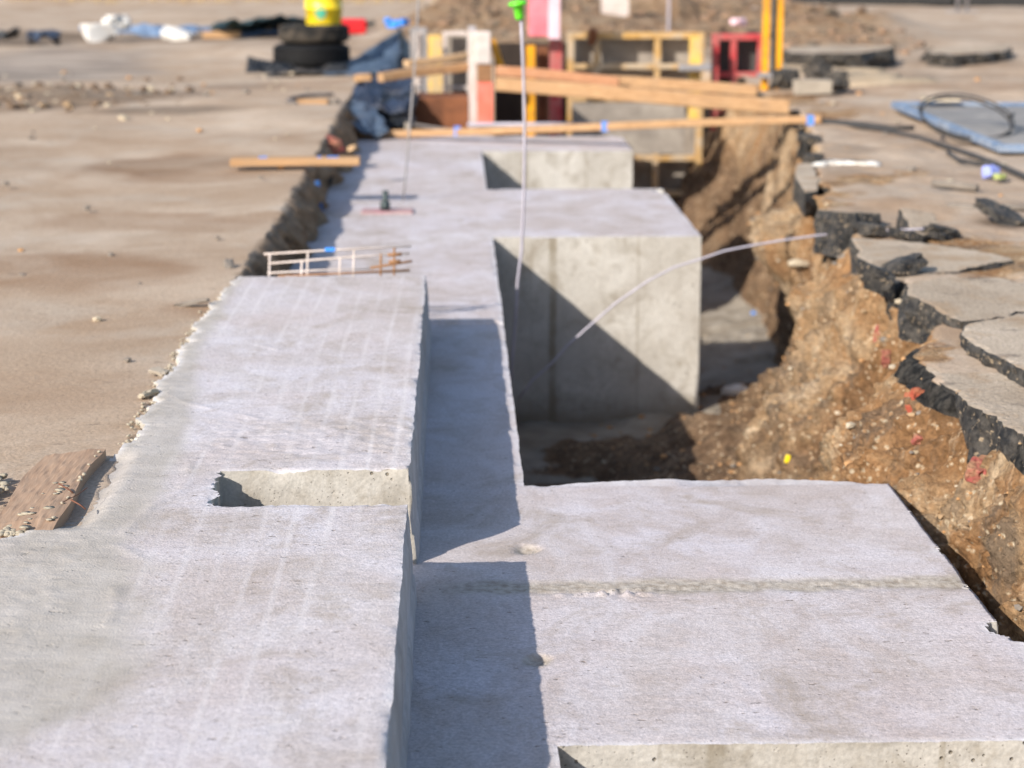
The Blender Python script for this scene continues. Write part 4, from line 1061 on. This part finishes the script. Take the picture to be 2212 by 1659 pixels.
def sheet(name, ring_pts, bumpf, mat, label, cat='tarp', nu=60, nv=24, thick=.012, parent=None):
    # lofted between two 3-D polylines (lower/front and upper/back)
    A, B = ring_pts
    def along(L, t):
        L = [np.array(p, float) for p in L]; s = t * (len(L) - 1); k = min(int(s), len(L) - 2); f_ = s - k; f_ = f_*f_*(3-2*f_) * .5 + f_ * .5
        return L[k] * (1 - f_) + L[k+1] * f_
    vs = []; 
    for j in range(nv + 1):
        for i in range(nu + 1):
            a = along(A, i/nu); b = along(B, i/nu); p = a * (1 - j/nv) + b * (j/nv)
            vs.append(p)
    V = np.array(vs); u = np.tile(np.arange(nu+1)/nu, nv+1); v = np.repeat(np.arange(nv+1)/nv, nu+1)
    V[:, 2] += bumpf(u, v, V); V[:, 1] += .04 * fbm(V[:, 0]*7, V[:, 2]*7, 1, 4, 201)
    V[:, 0] += .02 * fbm(V[:, 1]*9, V[:, 2]*9, 1, 3, 202)
    fs = [(j*(nu+1)+i, j*(nu+1)+i+1, (j+1)*(nu+1)+i+1, (j+1)*(nu+1)+i) for j in range(nv) for i in range(nu)]
    m = MB(); m.add(V, fs); o = m.build(name, mat, parent, True)
    so_ = o.modifiers.new('s', 'SOLIDIFY'); so_.thickness = thick
    return tag(o, label, cat) if label else o
nz = lambda a, f_=6: (lambda u, v, V: a * fbm(V[:, 0]*f_, V[:, 1]*f_, 0, 4, 211))
tp = empty('blue_tarp', P(800, 150, .2), 'crumpled blue grey plastic tarp draped over the edge into the trench', 'tarp')
# dark curled strip under the tyres
fa = [P(u, 155, .2) for u in (531, 560, 620, 690, 750, 800, 862)]
fb = [Q(u, v, yc + .1) for u, v in ((533, 118), (545, 126), (600, 132), (680, 130), (750, 118), (800, 92), (856, 64))]
sheet('dark_strip', ([p for p in fa[:5]], [Q(u, v, fa[0][1] + .12) for u, v in ((532, 122), (560, 128), (620, 136), (690, 138), (750, 134))]), nz(.01), m_tarpdk, None, parent=None).parent = None
o = bpy.data.objects['dark_strip']; tag(o, 'dark curled plastic sheet lying under the lower tyre', 'plastic sheet')
def tpart(nm, A, B, mat, a=.03, f_=6, nu=60, nv=30):
    o = sheet(nm, (A, B), nz(a, f_), mat, None, nu=nu, nv=nv)
    o.data.transform(Matrix.Translation(-tp.location)); o.parent = tp
    return o
tpart('peak_fold', [P(u, v, .2) for u, v in ((700, 156), (750, 157), (800, 158), (835, 156), (862, 152))], [Q(u, v, 17.6) for u, v in ((750, 130), (775, 118), (800, 103), (830, 84), (866, 58))], m_tarp, .02)
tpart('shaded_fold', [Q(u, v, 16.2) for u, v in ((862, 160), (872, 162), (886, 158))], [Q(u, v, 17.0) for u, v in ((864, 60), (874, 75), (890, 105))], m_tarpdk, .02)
tpart('upper_drape', [Q(u, v, 13.6) for u, v in ((738, 235), (772, 232), (830, 240), (880, 235))], [Q(u, v, 14.6) for u, v in ((790, 160), (815, 158), (850, 165), (890, 170))], m_tarpnv, .06, 5)
tpart('front_drape', [Q(u, v, 12.85) for u, v in ((758, 262), (780, 282), (815, 285), (835, 268))], [Q(u, v, 13.6) for u, v in ((738, 218), (760, 212), (790, 222), (815, 240))], m_tarp, .05, 5)
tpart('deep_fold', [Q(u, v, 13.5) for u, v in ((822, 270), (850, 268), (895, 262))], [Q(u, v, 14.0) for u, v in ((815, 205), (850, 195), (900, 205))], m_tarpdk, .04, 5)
rg = MB()
for u, v, r in ((848, 52, .055), (872, 48, .05), (838, 44, .035)):
    c = Q(u, v, 17.4); rg.rock(c, r, sq=(1.2, .6, .8), rough=.6, sub=3)
tag(rg.build('blue_rag', m_blue, None, True), 'bright blue rag hooked on the peak of the tarp', 'rag')
e = empty('red_can', P(765, 72, .2), 'red plastic container lying behind the upper tyre', 'container')
c = P(763, 74, .2); m = MB(); m.box(c[0]-.20, c[0]+.15, c[1], c[1]+.22, .2, .37); m.build('body', m_red, e, bevel=.03)
m = MB(); m.tube([(c[0]+.14, c[1]+.1, .30), (c[0]+.21, c[1]+.1, .31), (c[0]+.24, c[1]+.1, .33)], .025); m.build('spout', m_dkmetal, e, True)
o = sheet('pale_blue_sheet', ([P(u, v, .2) for u, v in ((170, 70), (260, 74), (330, 76), (420, 74), (520, 66))], [P(u, v, .26) for u, v in ((172, 58), (260, 60), (330, 62), (420, 58), (520, 52))]), nz(.05, 3), m_tarplt, 'pale blue plastic sheeting in a long low roll on the left', 'plastic sheet')
o = sheet('green_sheet', ([P(u, v, .2) for u, v in ((450, 66), (520, 66), (600, 62), (650, 60), (680, 56))], [P(u, v, .36) for u, v in ((470, 56), (540, 50), (600, 45), (650, 40), (690, 37))]), nz(.06, 3), m_tarpgr, 'dark green plastic sheeting behind the tyres', 'plastic sheet')
o = sheet('grey_blue_sheet', ([P(u, v, .2) for u, v in ((470, 78), (520, 78), (580, 76), (640, 72))], [P(u, v, .24) for u, v in ((480, 66), (530, 64), (590, 62), (645, 58))]), nz(.04, 3), m_tarplt, 'grey blue plastic sheeting in front of the green one', 'plastic sheet')
o = sheet('navy_sheet', ([P(u, v, .2) for u, v in ((60, 90), (90, 92), (130, 90))], [P(u, v, .34) for u, v in ((62, 74), (95, 68), (128, 72))]), nz(.08, 3), m_tarpnv, 'small navy plastic bundle near the left edge', 'plastic sheet', nu=30)
o = sheet('black_sheet', ([P(u, v, .2) for u, v in ((-60, 90), (-10, 92), (40, 90))], [P(u, v, .28) for u, v in ((-60, 74), (-10, 72), (40, 78))]), nz(.08, 3), m_tarpdk, 'black plastic bundle at the left edge of the picture', 'plastic sheet', nu=30)
m = MB(); c = P(210, 84, .2)
m.rock((c[0], c[1]+.1, .26), .20, sq=(1.1, .7, .6), rough=.9, sub=3); m.rock((c[0]+.16, c[1]+.25, .36), .17, sq=(1.1, .6, .6), rough=.9, sub=3)
tag(m.build('white_sack', m_white, None, True), 'crumpled white and cream sack on the left beside the blue sheeting', 'sack')
chunk('white_bag', 385, 78, .14, m_white, 'small white plastic bag on the pale blue sheeting', 'bag', (1.4, .8, .5), .5, p=P(385, 80, .22))
m = MB(); c = P(478, 76, .24); m.box(c[0]-.2, c[0]+.2, c[1], c[1]+.1, .2, .28); tag(m.build('timber_offcut', m_wood, bevel=.01), 'orange timber offcut lying on the sheeting left of the tyres', 'offcut')
plank('timber_batten', (500, 82), (500, 90), (690, 76), (690, 84), 23.6, 24.4, .08, m_wood2, 'pale timber batten on the ground left of the tyres')
m = MB(); m.tube([P(u, v, .235) for u, v in ((720, 204), (690, 204), (655, 207), (628, 213), (620, 219), (640, 222))] , .012); 
tag(m.build('black_cable', m_cableg, None, True), 'loop of dark cable on the ground left of the cut edge', 'cable')
m = MB(); c = P(678, 232, .2); m.box(c[0]-.11, c[0]+.09, c[1], c[1]+.08, .2, .25); tag(m.build('timber_offcut', m_wood, bevel=.003), 'small timber offcut by the dark cable loop', 'offcut')
m = MB(); c = P(722, 230, .2); m.rock((c[0], c[1], .22), .05, sub=2); tag(m.build('dark_stone', m_stone3), 'dark stone next to the small timber offcut', 'stone')
for (u, v, r, mat, lab, sq) in ((330, 795, .016, m_stone, 'pair of pale crumbs at the slab edge', (1.5, 1, .6)), (345, 805, .018, m_offcut, 'grey cement lump at the bend of the slab edge', (1.6, 1, .5)), (320, 852, .018, m_cem, 'pale cement lump lying just off the slab edge', (2.0, 1, .5)), (497, 575, .03, m_stone3, 'dark scrap on the ground left of the rebar mesh', (1.4, .7, .4)), (415, 657, .03, m_stone3, 'flat dark stick fragment on the left ground', (2.4, .5, .3)), (762, 325-3, .03, m_wood2, 'small tan wood chip on the left ground', (1, .8, .6))):
    if lab.startswith('pair'): continue
    chunk('debris_lump', u, v, r, mat, lab, 'debris', sq, .5, p=P(u, v, .203))

# ------------------------------------------------------------------ right hand side things
fr = empty('blue_framed_panel', P(2150, 260, .2), 'large grey panel with a blue steel frame lying flat on the right', 'formwork panel')
A_, B_, C_, D_ = P(1932, 221, .25), P(2480, 226, .25), P(2760, 322, .25), P(2165, 314, .25)
m = MB()
m.add([(*p[:2], .215) for p in (A_, D_, C_, B_)] + [(*p[:2], .235) for p in (A_, D_, C_, B_)], [(0, 1, 2, 3), (7, 6, 5, 4)][::-1])
m.build('sheet', m_panelin, fr)
for a, b in ((A_, B_), (B_, C_), (D_, C_), (A_, D_)):
    m = MB(); m.bar((*a[:2], .235), (*b[:2], .235), .045, .04); m.build('frame_bar', m_bluefr, fr)
m = MB(); c = P(2030, 218, .27); m.box(c[0]-.1, c[0]+.12, c[1]-.05, c[1]+.05, .268, .285); tag(m.build('timber_offcut', m_cream, bevel=.003), 'small cream offcut lying on the blue frame', 'offcut')
lc = P(2118, 302, .22)
m = MB()
for k in range(2):
    pts = []
    for t in np.linspace(0, 2 * math.pi * .99, 40):
        pts.append((lc[0] + (.235 + .012*k) * math.cos(t), lc[1] + .33 + (.36) * math.sin(t), .30 + .02*k + .09 * math.sin(t)))
    m.tube(pts, .007)
m.tube([(lc[0]+.24, lc[1]+.33, .30), (lc[0]+.28, lc[1]+.40, .32), (lc[0]+.3, lc[1]+.55, .29)], .011)
tag(m.build('cable_coil', m_cable, None, True), 'black cable coil resting against the blue framed panel', 'cable')
m = MB(); m.tube([P(u, v, .21) for u, v in ((1700, 258), (1760, 262), (1830, 270), (1880, 276), (1940, 288), (1990, 300), (2050, 318), (2110, 338), (2170, 362), (2230, 388), (2300, 410))], .014)
tag(m.build('black_cable', m_cable, None, True), 'long dark cable running from the rail end to the right edge', 'cable')
m = MB(); m.tube([P(u, v, .21) for u, v in ((1720, 255), (1800, 262), (1870, 268), (1930, 276), (1975, 276))], .013)
tag(m.build('black_cable', m_cable, None, True), 'shorter dark cable just above the long one on the right', 'cable'); m = MB()
m.tube([P(u, v, .21) for u, v in ((2048, 330), (2070, 345), (2110, 352), (2160, 356))], .010)
tag(m.build('black_cable', m_cable, None, True), 'thin dark cable end below the black cable coil', 'cable')
m = MB(); a, b = P(1762, 353, .2), P(1880, 352, .2)
n_ = 16
for k in range(n_):
    t = k / n_; m.rock((a[0] + (b[0]-a[0])*t, a[1] + .03*math.sin(t*5), .20), .045, sq=(1.6, 1.4, .35), sub=2)
tag(m.build('white_strip', m_white, None, True), 'white strip of spilt plaster on the rim of the trench', 'plaster')
for (pts, r, mat, lab) in (([(2015, 396), (2050, 399), (2110, 406)], .018, m_stone3, 'thin dark bar on the right ground above the bent one'),
                           ([(2045, 445), (2100, 449), (2170, 447), (2230, 450)], .014, m_stone3, 'longer thin bent bar on the right ground')):
    m = MB(); m.tube([P(u, v, .21) for u, v in pts], r); tag(m.build('thin_bar', mat, None, True), lab, 'bar')
chunk('blue_scrap', 2142, 372, .05, simple('lilac_plastic', (.30, .35, .75), .5), 'small lilac blue scrap by the long dark cable', 'scrap', (1, .8, .7), .5, p=P(2142, 374, .22))
chunk('green_scrap', 2162, 384, .04, simple('dull_green', (.40, .45, .15), .6), 'small dull green scrap beside the lilac one', 'scrap', (1.3, .8, .4), .5, p=P(2162, 384, .21))
m = MB(); c = P(1758, 205, .2); m.box(c[0]-.13, c[0]+.12, c[1], c[1]+.12, .2, .305, j=.01); tag(m.build('concrete_offcut', m_offcut, bevel=.008), 'grey concrete offcut on the ground below the black rocks', 'block')
# asphalt edges farther off
def ledge(pts, z0, z1, lab):
    asph('asphalt_slab', pts, z0, z1, lab, dens=.08, amp=.05, group=None)
ledge([(1700, 112), (1760, 116), (1860, 114), (1925, 104), (1925, 98), (1800, 98), (1705, 100)], .15, .33, 'far dark asphalt ledge behind the sandy bank, right of the orange post')
ledge([(2005, 113), (2060, 118), (2150, 112), (2190, 104), (2180, 96), (2080, 102), (2010, 104)], .16, .29, 'far black edged slab above the blue framed panel')
sb = MB()
cc = [P(u, v, .2) for u, v in ((1720, 150), (1790, 155), (1860, 168), (1920, 180))]
for i, p in enumerate(cc): sb.rock((p[0], p[1], .17), .42, sq=(1.4, .9, .17), rough=.4, sub=3)
tag(sb.build('sand_bank', simple('pale_sand', (.50, .39, .27), .95, .1, dirt=(.4, .28, .16), damt=.5, bump=.02, bs=20), None, True), 'low bank of pale sand behind the rim', 'sand')
# far kerb and fence foot
m = MB()
a, b = P(1690, 6, .2), P(2060, 11, .2); b2 = P(2500, 17, .2)
m.bar((a[0], a[1], .30), (b[0], b[1], .30), .25, .24); m.bar((b[0]+.05, b[1], .33), (b2[0], b2[1], .33), .3, .32)
tag(m.build('black_kerb', m_black), 'long black barrier lying across the far right ground', 'barrier')
fe = empty('fence_foot', P(2078, 30, .2), 'pale galvanised fence leg at the top right', 'fence')
for u in (2068, 2088):
    c = P(u, 30, .2); m = MB(); m.tube([(c[0], c[1], .2), (c[0], c[1], 1.6)], .03); m.build('leg', m_galv, fe, True)
c = P(2078, 30, .2); m = MB(); m.box(c[0]-.22, c[0]+.22, c[1]-.06, c[1]+.06, .2, .24); m.build('base', m_galv, fe, bevel=.01)
# dry stalks on the far bank
dg = MB()
for k in range(2600):
    x = random.uniform(-14, 1); y = random.uniform(33.5, 36.5)
    j = np.argmin(abs(GY[:, 0] - y)); z = .2 + .55 * float(sstep(33.5, 36, y)) - .1
    h = random.uniform(.15, .45); dx = random.gauss(0, .1)
    dg.add([(x, y, z), (x+.03, y, z), (x+dx, y+random.gauss(0, .05), z+h)], [(0, 1, 2)])
tag(dg.build('dry_grass', simple('dry_straw', (.42, .30, .14), .9, .1)), 'dry straw coloured grass on the far bank at top left', 'grass', kind='stuff')
